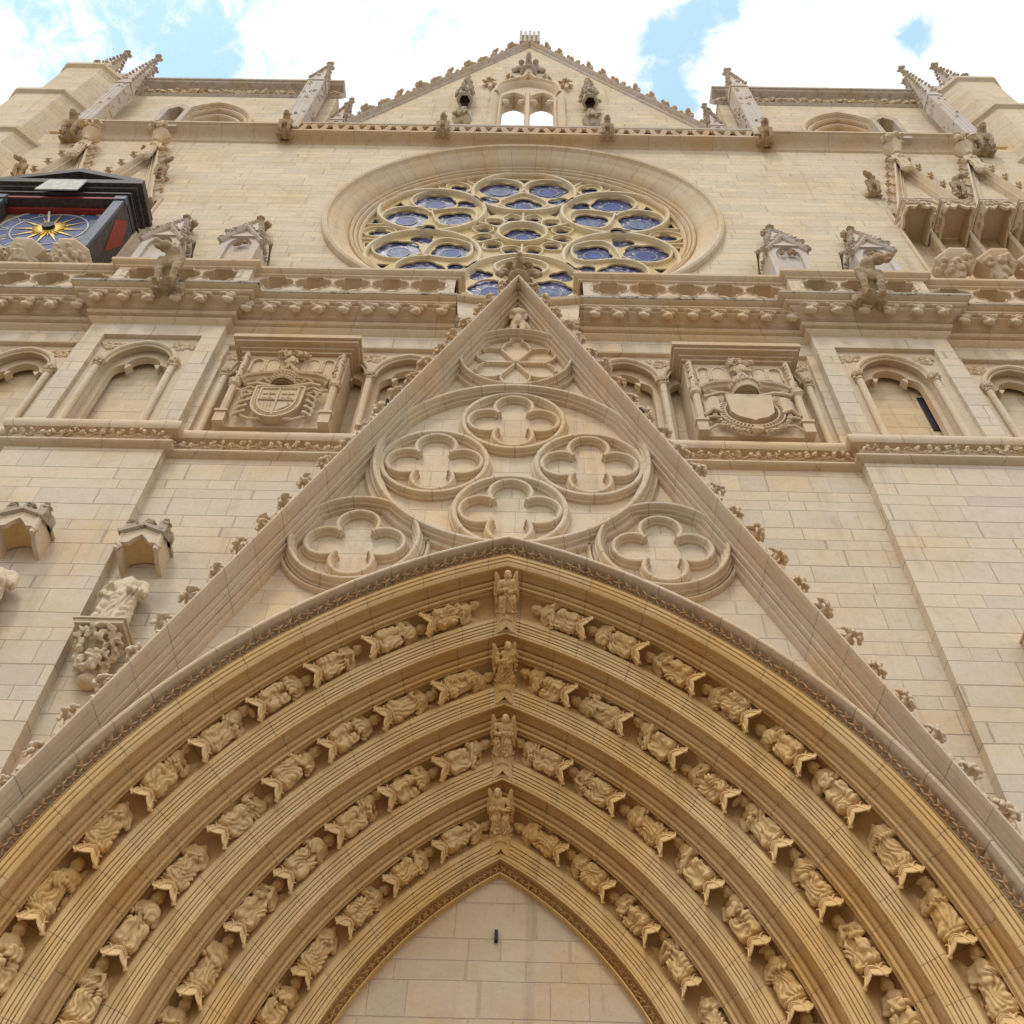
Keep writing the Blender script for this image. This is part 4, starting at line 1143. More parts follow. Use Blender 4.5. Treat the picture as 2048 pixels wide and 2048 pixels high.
for v in range(24):
    me = sculpt('figure', fig_els(v % 8, v//8), .0088, 1, .006, fold=(0, .43, (8.5, 11, 7)[v//8], .027), seed=v*3.1); me.materials.append(m_carve); figm.append(me)
def console_mesh(seed):
    """cusped little canopy that hangs under a figure: flaring shell with pointed drops, open below"""
    mb = MB(); nu, nv = 72, 8; O = []; I = []
    for i in range(nu+1):
        a = radians(168)+radians(204)*i/nu
        ph = abs(cos(pi*3*i/nu))          # four points and three little arches
        row = []; rowi = []
        for j in range(nv+1):
            v = j/nv
            drop = .115+.085*ph**1.2
            rad = .115+(.07+.06*ph**1.5)*v**1.2
            z = -drop*v+.045
            bulge = .012*sin(pi*v)*(1-ph)
            R_ = rad+bulge
            row.append((R_*.90*cos(a), R_*sin(a)*1.32, z)); rowi.append(((R_-.016)*.90*cos(a), (R_-.016)*sin(a)*1.32, z+.002))
        O.append(row); I.append(rowi)
    mb.grid(O, flip=False); mb.grid(I, flip=True)
    mb.grid([[O[i][-1], I[i][-1]] for i in range(nu+1)])
    # crossing ribs that outline the arches
    for c in range(3):
        pts = [O[int(nu*(c+u)/3)][-1] for u in np.linspace(0, 1, 11)]
        pts = [(x*1.03, y*1.03, z) for (x, y, z) in pts]
        mb.tube(pts, .011, 5)
        up = []
        for u in np.linspace(-.12, 1.12, 11):
            ii = min(nu, max(0, int(nu*(c+u)/3))); p = O[ii][3]; k = 1.06
            up.append((p[0]*k, p[1]*k, .02-.06*abs(2*u-1)**2))
        mb.tube(up, .009, 5)
    for c in range(4):
        p = O[min(nu, int(nu*c/3))][-1]; mb.blob((p[0]*1.02, p[1]*1.02, p[2]-.005), (.02, .02, .022), seed=c, amp=.3, n=6)
        q = O[min(nu, int(nu*c/3))]; mb.tube([(x*1.02, y*1.02, z) for (x, y, z) in q], .012, 5)
    # top disc
    mb.lathe([(0, .06), (.13, .06), (.15, .045), (.13, .03), (0, .03)], (0, .02, 0), 20, pi*.93, 2.07*pi)
    me = mb.mesh('console', 40)
    bm = bmesh.new(); bm.from_mesh(me); bm.to_mesh(me); bm.free()
    return me
conm = console_mesh(0); conm.materials.append(m_carve)
def place(o, pos, up, front, sc=1):
    up = Vector(up).normalized(); fr = Vector(front); fr = (fr-up*fr.dot(up)).normalized()
    Yv = -fr; Xv = Yv.cross(up)
    M4 = Matrix((Xv*sc, Yv*sc, up*sc)).transposed().to_4x4(); M4.translation = Vector(pos)
    o.matrix_world = M4
rfig = random.Random(21)
def statuette(pos, up, front, v, lab, sc=1, csc=1, grp='carved figures in the portal arches'):
    t = bpy.data.objects.new('arch_figure', None); COL.objects.link(t); t.empty_display_size = .1
    tag(t, lab, 'statuette', grp)
    place(t, pos, up, front, 1)
    a = link('figure', figm[v+8*rfig.choice((0, 1, 2))], None, t); q_ = rfig.uniform(.94, 1.08); a.rotation_euler = (0, rfig.uniform(-.05, .05), rfig.uniform(-.25, .25)); a.scale = (sc*1.18*rfig.choice((1, -1)), sc*1.2, sc*1.20*q_); a.location = (0, 0, .045)
    b_ = link('console', conm, None, t); b_.scale = (csc, csc, csc); b_.location = (0, -.045, -.02)
    return t
BAND = ['outermost', 'second', 'third', 'innermost']
ORDN = ['first', 'second', 'third', 'fourth', 'fifth', 'sixth', 'seventh', 'eighth', 'ninth', 'tenth']
MOUTH = [[1.36+.91*i for i in range(9)], [1.15+.902*i for i in range(8)], [1.12+.868*i for i in range(7)], [1.13+.812*i for i in range(6)]]
SEQ = [[0, 3, 5, 1, 6, 0, 4, 2, 1, 5], [2, 6, 1, 7, 0, 4, 3, 5, 6], [7, 1, 0, 3, 5, 2, 6, 4], [5, 7, 0, 4, 1, 2]]
SEQR = [[7, 3, 5, 0, 3, 1, 4, 6, 2, 0], [1, 2, 7, 0, 6, 2, 5, 1, 3], [0, 5, 2, 7, 1, 6, 3, 0], [2, 0, 1, 5, 4, 3]]
for k in range(4):
    (R0, y0), (R1, y1) = A[k], A[k+1]
    dR, dy = R1-R0, y1-y0; ll = sqrt(dR*dR+dy*dy); nR, ny = -dy/ll, dR/ll
    t_, n_ = .52, -.225
    Rb, yb = R0+dR*t_+nR*n_, y0+dy*t_+ny*n_
    Ltot = Rb*acos(C0/Rb)
    for side in (-1, 1):
        for i, sm_ in enumerate(MOUTH[k]):
            s0 = sm_-.165
            t = 1-s0/Ltot
            if t < 0: continue
            x, yy, z = apt(Rb, yb, t, side); th = acos(C0/Rb)*t
            er = Vector((side*cos(th), 0, sin(th))); et = Vector((-side*sin(th), 0, cos(th)))
            fr = er*nR+Vector((0, 1, 0))*ny
            v = (SEQ if side < 0 else SEQR)[k][i]
            statuette((x, yy, z), et, fr, v, '%s, %s %s of the apex in the %s arch band' % (KIND[v], ORDN[i], 'left' if side < 0 else 'right', BAND[k]), .98 if k < 3 else .9, 1.12 if k < 3 else 1.0)
    # the angel at the point of each band
    t7, n7 = .66, -.10
    x, yy, z = apt(R0+dR*t7+nR*n7, y0+dy*t7+ny*n7, 1, 1)
    up = Vector((0, -dy/ll, -dR/ll))*.80+Vector((0, ny, nR))*.42; fr = Vector((0, ny, nR))
    t = statuette(Vector((0, yy, z)), up, fr, 0 if k != 1 else 2, 'front-facing winged angel at the apex of the %s arch band' % BAND[k], .77, 1.1, 'angels at the arch points')

# ================================================================== niche statues at the lower left
def niche_statue(cx, y, zped, zcan, lab, seed, headless=True):
    t = empty('niche_statue', (cx, y, zped), lab, 'statue', 'statues on the buttresses')
    e = [('c', (-.10, -.24, .05), (-.08, -.22, .60), .16, .14), ('c', (.10, -.26, .05), (.09, -.24, .60), .15, .13), ('e', (0, -.22, .25), (.25, .17, .35)), ('c', (0, -.22, .6), (.02, -.20, 1.0), .17, .17), ('c', (-.15, -.2, 1.05), (.17, -.2, 1.05), .10, .10),
         ('c', (.24, -.2, 1.04), (.30, -.26, .80), .075, .07), ('c', (.30, -.26, .80), (.16, -.42, .76), .065, .055), ('c', (-.22, -.2, 1.04), (-.28, -.26, .78), .075, .07), ('c', (-.28, -.26, .78), (-.16, -.40, .86), .06, .05),
         ('c', (.0, -.2, 1.08), (.0, -.22, 1.16), .07, .06), ('b', -.33, .33, -.45, 0, -.03, .03)]
    r = random.Random(seed)
    for k in range(12):
        a = r.uniform(-1.3, 1.3); e.append(('c', (.22*sin(a), -.2-.17*cos(a), .85+.12*r.random()), (.26*sin(a*1.1), -.22-.2*cos(a), .05), .028, .05))
    for k in range(5): e.append(('c', (-.25, -.25-.04*k, .95-.07*k), (.22, -.33, .80-.09*k), .03, .035))
    me = sculpt('figure', e, .018, 1, .012, fold=(0, 1.0, 8, .035), seed=seed); me.materials.append(m_dressb); link('figure', me, None, t)
    return t
def pedestal(t, z=0, w_=.34):
    mb = MB(); mb.box(-w_, w_, -.55, .05, z-.10, z-.02); mb.box(-w_-.03, w_+.03, -.58, .05, z-.03, z+.0); mb.build('slab', m_dress, t, 0)
    r = random.Random(int(abs(t.location.x)*10)); e = [('c', (0, -.22, z-.15), (0, -.12, z-.75), .24, .10), ('e', (0, -.14, z-.82), (.15, .14, .09))]
    for k in range(95):
        v = r.random()**1.2; a = r.uniform(pi*.95, 2.05*pi); rr = (.36*(1-v)+.15*v)*r.uniform(.85, 1.05)
        e.append(('e', (rr*cos(a)*1.05, -.20+rr*sin(a), z-.14-.60*v), (.07, .055, .022), (r.uniform(-1.3, 1.3), r.uniform(-1.3, 1.3), 0)))
    me = sculpt('pedestal', e, .013, 1, .020, seed=3); me.materials.append(m_dressb); link('pedestal', me, None, t)
def low_canopy(t, z):
    """projecting cusped canopy with grimy little battlements"""
    mb = MB(); w_ = .32; d = .52; h = .50; z = z+.02
    fr_ = [(-w_, h), (0, h+.16), (w_, h), (w_, .14), (w_*.8, .22), (w_*.5, .23), (w_*.3, .32), (0, .42), (-w_*.3, .32), (-w_*.5, .23), (-w_*.8, .22), (-w_, .14)]
    mb.plate([(x, z+zz) for (x, zz) in fr_], [], -d, -d+.08); 
    for sg in (-1, 1): mb.tube([(sg*(w_-.02), -d+.02, z+.08), (sg*(w_-.02), -d+.02, z+h)], .04, 6); mb.blob((sg*(w_-.02), -d+.02, z+.17), (.065, .065, .08), seed=2, amp=.4, n=7)
    mb.build('canopy_front', m_dressb, t, 0)
    for sg in (-1, 1):
        mb = MB(); pts = [(sg*w_, 0.02, z+.02), (sg*w_, .02, z+h), (sg*w_, -d+.081, z+h), (sg*w_, -d+.081, z+.13), (sg*w_, -.25, z+.06)]
        n = len(pts); v = pts+[(x-sg*.07, y, zz) for (x, y, zz) in pts]
        mb.add(v, [tuple(range(n)), tuple(range(n, 2*n))[::-1]]+[(i, i+n, (i+1) % n+n, (i+1) % n) for i in range(n)]); mb.build('canopy_side', m_dressb, t, 0, fix=True)
    mb = MB(); P = [[(w_*.93*cos(a), -d+.08+(d-.1)*v, z+.14+.27*sin(a)*(1-.3*v)) for v in (0, .5, 1)] for a in np.linspace(0, pi, 13)]
    mb.grid(P); mb.build('vault', m_carve, t, 30)
    mb = MB(); mb.sweep([(-w_-.06, z+h-.03), (0, z+h+.15), (w_+.06, z+h-.03)], [(0, -d+.2), (0, -d-.06), (.06, -d-.06), (.08, -d)]); mb.box(-w_-.04, w_+.04, -d+.1, .02, z+h, z+h+.06)
    mb.build('eaves', m_grime, t, 0)
    mb = MB(); r = random.Random(4)
    for k in range(3):
        x = -w_+.07+k*.25
        mb.box(x-.07, x+.07, -d+.02, -d+.2, z+h+.04+.05*(k == 1), z+h+.26+.05*(k == 1)); mb.blob((x, -d+.08, z+h+.27), (.10, .09, .06), seed=k, amp=.4)
    for sg in (-1, 1):
        mb.box(sg*w_-.05, sg*w_+.05, -.35, -.2, z+h, z+h+.2)
    mb.build('battlement', m_grime, t, 0)
t = niche_statue(-5.62, YW, 10.62, 12, 'headless draped stone statue under a grimy canopy beside the left buttress edge', 1); pedestal(t); low_canopy(t, 1.45)
t = niche_statue(-7.48, YB, 10.55, 12, 'headless stone statue on the left buttress, cut by the left image edge', 2); pedestal(t); low_canopy(t, 1.62)
t = empty('statue_pedestal', (7.62, YB, 10.9), 'empty leafy stone pedestal on the right buttress at the right image edge', 'pedestal'); pedestal(t)

# small relief in the point of the portal gable
e = [('c', (-.08, -.05, .02), (-.09, -.08, .30), .07, .06), ('c', (.09, -.05, .02), (.10, -.08, .30), .075, .06), ('c', (0, -.04, .35), (0, -.07, .50), .13, .11), ('e', (-.02, -.12, .62), (.17, .11, .12)), ('e', (-.15, -.08, .55), (.06, .05, .10)), ('e', (.14, -.08, .54), (.06, .05, .11)), ('c', (.12, -.04, .35), (.28, -.03, .05), .06, .05), ('c', (-.13, -.03, .2), (-.28, -.02, .1), .03, .03), ('b', -.26, .28, -.08, .10, -.04, .02)]
me = sculpt('carved_relief', e, .014, 1, .015, fold=(0, .5, 6, .02), seed=5); me.materials.append(m_dressb)
o = link('carved_relief', me, None); o.location = (0.02, .16, 19.10); o.scale = (1, 1, 1.15); tag(o, 'small weathered stone relief of a draped creature in the point of the portal gable', 'relief')

# ================================================================== coats of arms
def arms(cx, left):
    lab = 'carved coat of arms with quartered shield, tiara and knotted cords, left of the gable' if left else 'carved coat of arms with blank shield under a crown, right of the gable'
    t = empty('coat_of_arms', (cx, .42, 16.1), lab, 'coat of arms', 'carved coats of arms over the string course')
    W = 1.06; H = 2.62
    def b(mb, nm, mat=m_carve2, sm=30, fix=False): return mb.build(nm, mat, t, sm, fix)
    mb = MB(); mb.box(-W, W, .12, .83, 0, H); b(mb, 'panel', m_carve2, 0)
    mb = MB()
    for i, (z0, z1, d) in enumerate(((H, H+.07, .06), (H+.07, H+.14, .12), (H+.14, H+.22, .24), (H+.22, H+.34, .30), (H+.34, H+.37, .26))):
        mb.box(-W-d*.75, W+d*.75, -d+.10, .83, z0, z1)
    b(mb, 'cornice', m_corn, 0)
    # side shafts with cap and foot
    for sg in (-1, 1):
        mb = MB(); x = sg*(W-.10)
        mb.box(x-.10, x+.10, -.02, .12, 0, .30); mb.box(x-.12, x+.12, -.05, .12, .30, .36); mb.tube([(x, .04, .36), (x, .04, 1.25)], .075, 8)
        mb.lathe([(.075, 0), (.12, .06), (.11, .14), (.13, .2), (.05, .24)], (x, .04, 1.25), 10)
        for k in range(8): mb.blob((x+random.uniform(-.09, .09), -.02, 1.38+random.uniform(-.09, .09)), (.05, .045, .04), seed=k, amp=.5, n=6)
        mb.tube([(x, .05, 1.5), (x, .05, H-.05)], .055, 7)
        for k in range(7): mb.blob((x+random.choice((-1, 1))*.04, .02, 1.65+.13*k), (.045, .04, .04), seed=k, amp=.5, n=6)
        b(mb, 'shaft')
    # ogee arch
    og = []
    for i in range(25):
        u = i/24*2-1; a = abs(u)
        z = 1.46+.26*(1-a**2.2)**.6 if a > .35 else 1.46+.26*(1-.35**2.2)**.6+.34*(1-a/.35)**1.9
        og.append((u*.86, z))
    mb = MB(); mb.sweep(og, [(-.07, .13), (-.05, -.02), (-.01, -.07), (.03, -.05), (.04, 0), (.09, .03), (.12, .13)])
    for i in range(2, 23, 2): mb.blob((og[i][0], .0, og[i][1]+.07), (.05, .04, .04), seed=i, amp=.5, n=6)
    b(mb, 'ogee_arch')
    mb = MB(); mb.blob((0, -.02, 2.16), (.10, .10, .14), seed=1)
    for i in range(12): mb.blob((random.uniform(-.3, .3), -.03, 2.42+random.uniform(-.06, .1)), (.08, .07, .06), seed=i, amp=.5, n=6)
    for sg in (-1, 1): mb.tube([(0, .0, 2.1), (sg*.10, -.03, 2.22), (sg*.12, -.02, 2.1)], .035, 6)
    if not left:
        for sg in (-1, 1): mb.tube([(0, -.02, 2.32), (sg*.22, -.04, 2.1)], .04, 4)
    b(mb, 'finial')
    # little tracery lights along the top
    mb = MB()
    for sg in (-1, 1):
        for k in range(2 if left else 2):
            c = sg*(.32+.30*k+.08)
            mb.sweep(pointed(c, .13, 1.95, 2.28, .14, 6), [(-.02, .125), (-.015, .07), (.015, .07), (.02, .125)])
    mb.box(-.62, -.18, .09, .119, 1.98, 2.5); mb.box(.18, .62, .09, .119, 1.98, 2.5); mb.tube([(-.62, .1, 2.44), (.62, .1, 2.44)], .02, 5)
    b(mb, 'tracery')
    # shield
    sw, st, sb = .44, 1.06, .02
    def shield(k, n=12):
        pts = [(-sw*k, st*1)]
        pts += [(-sw*k, .62)]+[(-sw*k*cos(a), .56-.54*k*sin(a)) for a in np.linspace(.05, pi/2, n)] if left else [(-sw*k*.9, .42), (-sw*k*.6, .26), (-.05, .17), (0, .13)]
        r_ = [(-x, z) for (x, z) in pts[::-1] if x < -1e-6]
        return pts+r_
    lift = 0 if left else .10
    sh = [(x, (z-.55)*(.98)+.60+lift) for (x, z) in shield(1)]
    mb = MB(); mb.plate(sh, [], -.06, .13); b(mb, 'shield', m_carve2, 0)
    if left:
        mb = MB(); si = [(x*.80, (z-.62)*.84+.66) for (x, z) in sh]
        mb.sweep(si, [(-.02, -.058), (-.015, -.085), (.015, -.085), (.02, -.058)], True)
        mb.sweep(sh, [(-.01, -.058), (.0, -.09), (.03, -.09), (.035, -.058)], True)
        for i in range(len(sh)):
            a, b_ = Vector(sh[i]), Vector(sh[(i+1) % len(sh)]); n = max(1, int((b_-a).length/.06))
            for q in range(n):
                p = a+(b_-a)*(q/n); c = p+(Vector((0, .62))-p)*.12; mb.blob((c.x, -.065, c.y), (.022, .02, .022), seed=q, amp=.3, n=6)
        mb.tube([(.0, -.075, 1.0), (.0, -.075, .12)], .02, 6); mb.tube([(-.35, -.075, .66), (.35, -.075, .64)], .02, 6)
        # quarters: double crosses above, a fleur and palm below
        for (qx, qz) in ((-.18, .82), (.18, .82)):
            mb.tube([(qx, -.07, qz-.14), (qx, -.07, qz+.14)], .013, 5); mb.tube([(qx-.12, -.07, qz+.04), (qx+.12, -.07, qz+.04)], .013, 5)
        for qx in (-.24, -.12, .12, .24): mb.blob((qx, -.07, .71), (.035, .02, .03), seed=3, amp=.5)
        for k in range(5): mb.tube([(.06, -.07, .22+.02*k), (.12+.04*k, -.07, .34+.04*k), (.30-.02*k, -.07, .40+.035*k)], .011, 5)
        for k in range(4): mb.tube([(-.08-.06*k, -.07, .26+.02*k), (-.10-.06*k, -.07, .56)], .010, 5)
        b(mb, 'heraldry')
        # knotted cords and tassels
        mb = MB()
        for sg in (-1, 1):
            for ph in (0, pi):
                pts = [(sg*(.63+.085*sin(u*2*pi*2.2+ph)), -.02-.03*cos(u*2*pi*2.2+ph), 1.0-.85*u) for u in np.linspace(0, 1, 40)]
                mb.tube(pts, .032, 7)
            mb.tube([(sg*.45, 0, 1.1), (sg*.6, -.03, 1.16), (sg*.75, -.02, 1.05), (sg*.86, 0, 1.12)], .03, 7)
            mb.tube([(sg*.78, -.01, .98), (sg*.66, -.03, 1.0), (sg*.53, -.02, .94)], .03, 6)
            mb.tube([(sg*.55, -.02, .14), (sg*.40, -.02, .06), (sg*.2, -.01, .10)], .03, 6)
            b(mb, 'knotted_cord'); mb = MB()
        # tiara and crossed keys
        mb = MB()
        mb.lathe([(.25, 0), (.265, .02), (.27, .06), (.25, .07), (.25, .14), (.27, .16), (.25, .19), (.23, .27), (.24, .29), (.21, .32), (.15, .40), (.06, .46), (.0, .48)], (0, .05, 1.24), 24)
        for row, (rr, zz) in enumerate(((.27, 1.29), (.26, 1.40), (.255, 1.50), (.20, 1.60))):
            for k in range(12):
                a = pi+pi*(k+.5)/12; mb.blob((rr*cos(a), .05+rr*sin(a), zz), (.028, .028, .032), seed=k, amp=.3, n=6)
        b(mb, 'tiara'); mb = MB(); mb.lathe([(0, 0), (.235, 0)], (0, .05, 1.238), 24); b(mb, 'tiara_shade_disc', m_garg, 0)  # flat disc in darker stone, its colour standing in for shade inside the tiara
        mb = MB()
        for sg in (-1, 1):
            mb.tube([(sg*-.42, -.01, 1.16), (sg*.1, -.04, 1.14), (sg*.5, .0, 1.34), (sg*.70, .02, 1.30)], .045, 7); mb.tube([(sg*.30, .02, 1.42), (sg*.42, -.02, 1.50), (sg*.55, .02, 1.42)], .03, 6)
        b(mb, 'crossed_keys')
    else:
        mb = MB()
        for rr, th_ in ((.50, .02), (.60, .02)):
            mb.tube([(rr*cos(a), -.01, .66+rr*.95*sin(a)) for a in np.linspace(radians(150), radians(390), 36)], th_, 6)
        for k in range(34):
            a = radians(150+240*k/33); mb.tube([(.51*cos(a), -.02, .66+.51*.95*sin(a)), (.59*cos(a), -.02, .66+.59*.95*sin(a))], .016, 5)
        b(mb, 'ringed_collar')
        mb = MB()
        for k in range(26):
            a = radians(165+210*k/25); mb.blob((.70*cos(a), .02, .66+.66*sin(a)), (.055, .05, .045), seed=k, amp=.35, n=7)
        mb.blob((0, -.02, -.02+.06), (.13, .07, .08), seed=2, amp=.3)
        b(mb, 'shell_collar')
        mb = MB()
        for sg in (-1, 1):
            P = [[(sg*(x), yy, z) for z in (.62, 1.12)] for (x, yy) in ((.50, .08), (.58, -.03), (.66, -.05), (.74, -.02), (.84, .06))]; mb.grid(P)
            mb.tube([(sg*.55, -.02, .60), (sg*.72, -.05, .66), (sg*.88, .02, .54)], .04, 7); mb.tube([(sg*.60, -.01, .44), (sg*.75, -.04, .42), (sg*.86, .02, .46)], .03, 7); mb.tube([(sg*.55, .02, .22), (sg*.70, -.03, .16), (sg*.86, .02, .06)], .028, 7)
            mb.tube([(sg*.2, -.01, 1.17), (sg*.5, -.05, 1.24), (sg*.84, .0, 1.20+.05*sg)], .045, 7); mb.tube([(sg*.4, .0, 1.28), (sg*.7, -.03, 1.32)], .03, 6)
            b(mb, 'ribbon'); mb = MB()
        mb = MB(); mb.lathe([(.24, 0), (.26, .02), (.27, .08), (.25, .10), (.28, .22), (.25, .28), (.12, .34), (0, .36)], (0, .05, 1.30), 24)
        for k in range(11):
            a = pi+pi*(k+.5)/11; mb.blob((.285*cos(a), .05+.285*sin(a), 1.52), (.04, .035, .055), seed=k, amp=.3, n=6)
        b(mb, 'crown'); mb = MB(); mb.lathe([(0, 0), (.225, 0)], (0, .05, 1.298), 24); b(mb, 'crown_shade_disc', m_garg, 0)  # underside closed by a darker disc that paints in the crown's inner shade
m_carve2 = stone('carved_arms_stone', (.62, .50, .35), warm=(.58, .44, .26))
arms(-4.42, True); arms(4.40, False)

# ================================================================== pinnacles
def spire(mb, w_, z0, z1, cx=0, cy=0):
    mb.add([(cx-w_, cy-w_, z0), (cx+w_, cy-w_, z0), (cx+w_, cy+w_, z0), (cx-w_, cy+w_, z0), (cx, cy, z1)], [(0, 1, 4), (1, 2, 4), (2, 3, 4), (3, 0, 4), (3, 2, 1, 0)])
def crockets(mb, w_, z0, z1, n, r, seed=0):
    for k in range(n):
        u = (k+.5)/n
        for (sx_, sy_) in ((-1, -1), (1, -1), (1, 1), (-1, 1)):
            x = sx_*w_*(1-u)*1.08+sx_*r*.35; y = sy_*w_*(1-u)*1.08+sy_*r*.35; z = z0+(z1-z0)*u
            mb.blob((x, y, z), (r, r, r*.62), seed=seed+k, amp=.35, n=6)
def pinnacle(cx, cy, z0, zs, zt, w_, lab, grp, mat=None, n=8, lean=0):
    mat = mat or m_pale
    t = empty('pinnacle', (cx, cy, z0), lab, 'pinnacle', grp)
    H = zs-z0; Z = zt-z0
    mb = MB()
    mb.box(-w_, w_, -w_, w_, 0, H)
    rr = random.Random(int(abs(cx)*20))
    for k in range(int(H*7)):
        zz = H*(.25+.73*rr.random()); f_ = rr.choice((0, 1, 2)); u_ = rr.uniform(-.8, .8)*w_
        mb.blob((u_, -w_, zz) if f_ == 0 else ((w_ if f_ == 1 else -w_), u_, zz), (w_*.22, w_*.2, w_*.3), seed=k, amp=.5, n=6)
    for u_ in (-.82, -.3, .3, .82): mb.tube([(u_*w_, -w_, 0), (u_*w_, -w_, H-.2)], w_*.07, 5)
    mb.build('shaft', mat, t, 0)
    mb = MB(); gh = w_*1.5
    for (dx, dy) in ((0, -1), (1, 0), (-1, 0), (0, 1)):
        for q in (0,):
            if dx == 0: pts = [(-w_*1.08, dy*w_*1.12, H-.1), (w_*1.08, dy*w_*1.12, H-.1), (0, dy*w_*1.12, H+gh)]
            else: pts = [(dx*w_*1.12, -w_*1.08, H-.1), (dx*w_*1.12, w_*1.08, H-.1), (dx*w_*1.12, 0, H+gh)]
            v = pts+[(x*.6, y*.6, z) for (x, y, z) in pts]
            mb.add(v, [(0, 1, 2), (5, 4, 3), (0, 3, 4, 1), (1, 4, 5, 2), (2, 5, 3, 0)])
            mb.blob((pts[2][0], pts[2][1], pts[2][2]), (.3*w_, .3*w_, .3*w_), seed=1, amp=.4, n=6)
    mb.build('gablet', mat, t, 0, fix=True)
    mb = MB(); spire(mb, w_*.86, H, Z-.1); crockets(mb, w_*.86, H+gh*.5, Z-.15, n, w_*.26, 2); mb.build('spire', mat, t, 0)
    mb = MB()
    for a in range(4): mb.blob((w_*.34*cos(a*pi/2+.78), w_*.34*sin(a*pi/2+.78), Z-.02), (w_*.30, w_*.30, w_*.26), seed=a, amp=.35)
    mb.blob((0, 0, Z+w_*.25), (w_*.2, w_*.2, w_*.4), seed=7, amp=.3); mb.build('finial', mat, t, 0)
    return t
def aedicule(cx, lab):
    """gabled tabernacle with a crocketed spire on the balustrade walk"""
    t = empty('pinnacle', (cx, 1.25, 20.9), lab, 'pinnacle', 'gabled pinnacles behind the balustrade')
    w_ = .48; H = 4.35
    mb = MB()
    # front and side plates with blind arches
    out_ = [(-w_, 0), (w_, 0), (w_, H), (0, H+.72), (-w_, H)]
    mb.plate(out_, [[(x, z) for (x, z) in pointed(0, .30, .3, H-.35, .52, 8)]], -.36, -.28); mb.box(-w_+.002, w_-.002, -.28, .5, 0, H); 
    mb.add([(-w_, -.28, H), (w_, -.28, H), (0, -.28, H+.7), (-w_, .5, H), (w_, .5, H), (0, .5, H+.7)], [(0, 1, 2), (5, 4, 3), (1, 4, 5, 2), (0, 2, 5, 3)])
    mb.build('shaft', m_pale, t, 0)
    mb = MB(); 
    mb.sweep([(-w_-.08, H-.12), (0, H+.80), (w_+.08, H-.12)], [(0, -.2), (0, -.44), (.05, -.46), (.10, -.42), (.12, -.36)])
    for sg in (-1, 1):
        P = [(sg*(w_+.07), -.40, H-.10), (sg*(w_+.07), .02, H+.62), (sg*(w_+.07), .44, H-.10)]
        mb.tube(P, .05, 6);
    for k in range(5):
        for sg in (-1, 1):
            u = (k+.5)/5; mb.blob((sg*(w_+.08)*(1-u), -.40, H-.05+.90*u), (.075, .07, .06), seed=k, amp=.4, n=6); mb.blob((sg*(w_+.10), -.40+.42*u, H-.05+.70*u), (.06, .06, .05), seed=k, amp=.4, n=6)
    mb.build('gablet', m_grey, t, 30)
    for sg in (-.5,):
        mb = MB()
        for k in range(7): mb.blob((random.uniform(-.16, .16), -.38, H-.28+random.uniform(-.05, .10)), (.07, .05, .05), seed=k, amp=.5, n=6)
        mb.build('leaf_carving', m_garg, t, 0)
    mb = MB(); spire(mb, .40, H+.1, H+2.05, 0, -.02)
    for k in range(9):
        u = (k+.3)/9
        for (sx_, sy_) in ((-1, -1), (1, -1), (1, 1), (-1, 1)): mb.blob((sx_*.43*(1-u)+sx_*.02, -.02+sy_*.43*(1-u), H+.25+1.75*u), (.075, .075, .05), seed=k, amp=.45, n=6)
    mb.build('spire', m_pale, t, 0)
    mb = MB(); mb.lathe([(.05, 0), (.13, .04), (.13, .08), (.05, .1)], (0, .10, H+1.9), 8)
    for a in range(4): mb.blob((.15*cos(a*pi/2), .10+.15*sin(a*pi/2), H+2.10), (.10, .10, .12), seed=a, amp=.35)
    mb.blob((0, .1, H+2.05), (.1, .1, .14), seed=8); mb.build('finial', m_garg, t, 0)
aedicule(-9.05, 'gabled stone pinnacle behind the left gargoyle, nearer to the clock'); aedicule(-7.05, 'gabled stone pinnacle between the left gargoyle and the rose window')
aedicule(6.65, 'gabled stone pinnacle right of the rose window, left of two'); aedicule(8.80, 'gabled stone pinnacle behind the right gargoyle, right of two')
for s, nm in ((-1, 'left'), (1, 'right')):
    pinnacle(s*7.75, 1.45, 35.0, 40.4, 43.4, .30, 'large crocketed pinnacle at the inner corner of the %s tower' % nm, 'pinnacles of the towers')
    pinnacle(s*7.1, 2.9, 38.0, 41.4, 43.9, .22, 'slender crocketed spirelet behind the inner corner of the %s tower' % nm, 'pinnacles of the towers', m_grey)
    pinnacle(s*6.5, 1.7, 35.3, 36.9, 39.2, .22, 'low crocketed pinnacle beside the foot of the upper gable, %s side' % nm, 'pinnacles of the towers', m_grey)
    pinnacle(s*14.6, 1.35, 35.2, 39.5, 43.8, .26, 'crocketed pinnacle between %s tower wall and stair turret' % nm, 'pinnacles of the towers', n=12)
    pinnacle(s*15.45, 2.3, 41.0, 42.8, 45.6, .24, 'slender spirelet rising behind the %s turret pinnacle' % nm, 'pinnacles of the towers', m_grey)
    pinnacle(s*17.2, 2.2, 43.0, 44.6, 47.6, .30, 'crocketed pinnacle on top of the %s stair turret, nearer the rose' % nm, 'pinnacles of the towers', m_grey)
    pinnacle(s*18.6, 2.6, 43.0, 44.6, 47.6, .28, 'crocketed pinnacle on top of the %s stair turret, outer one' % nm, 'pinnacles of the towers', m_grey)

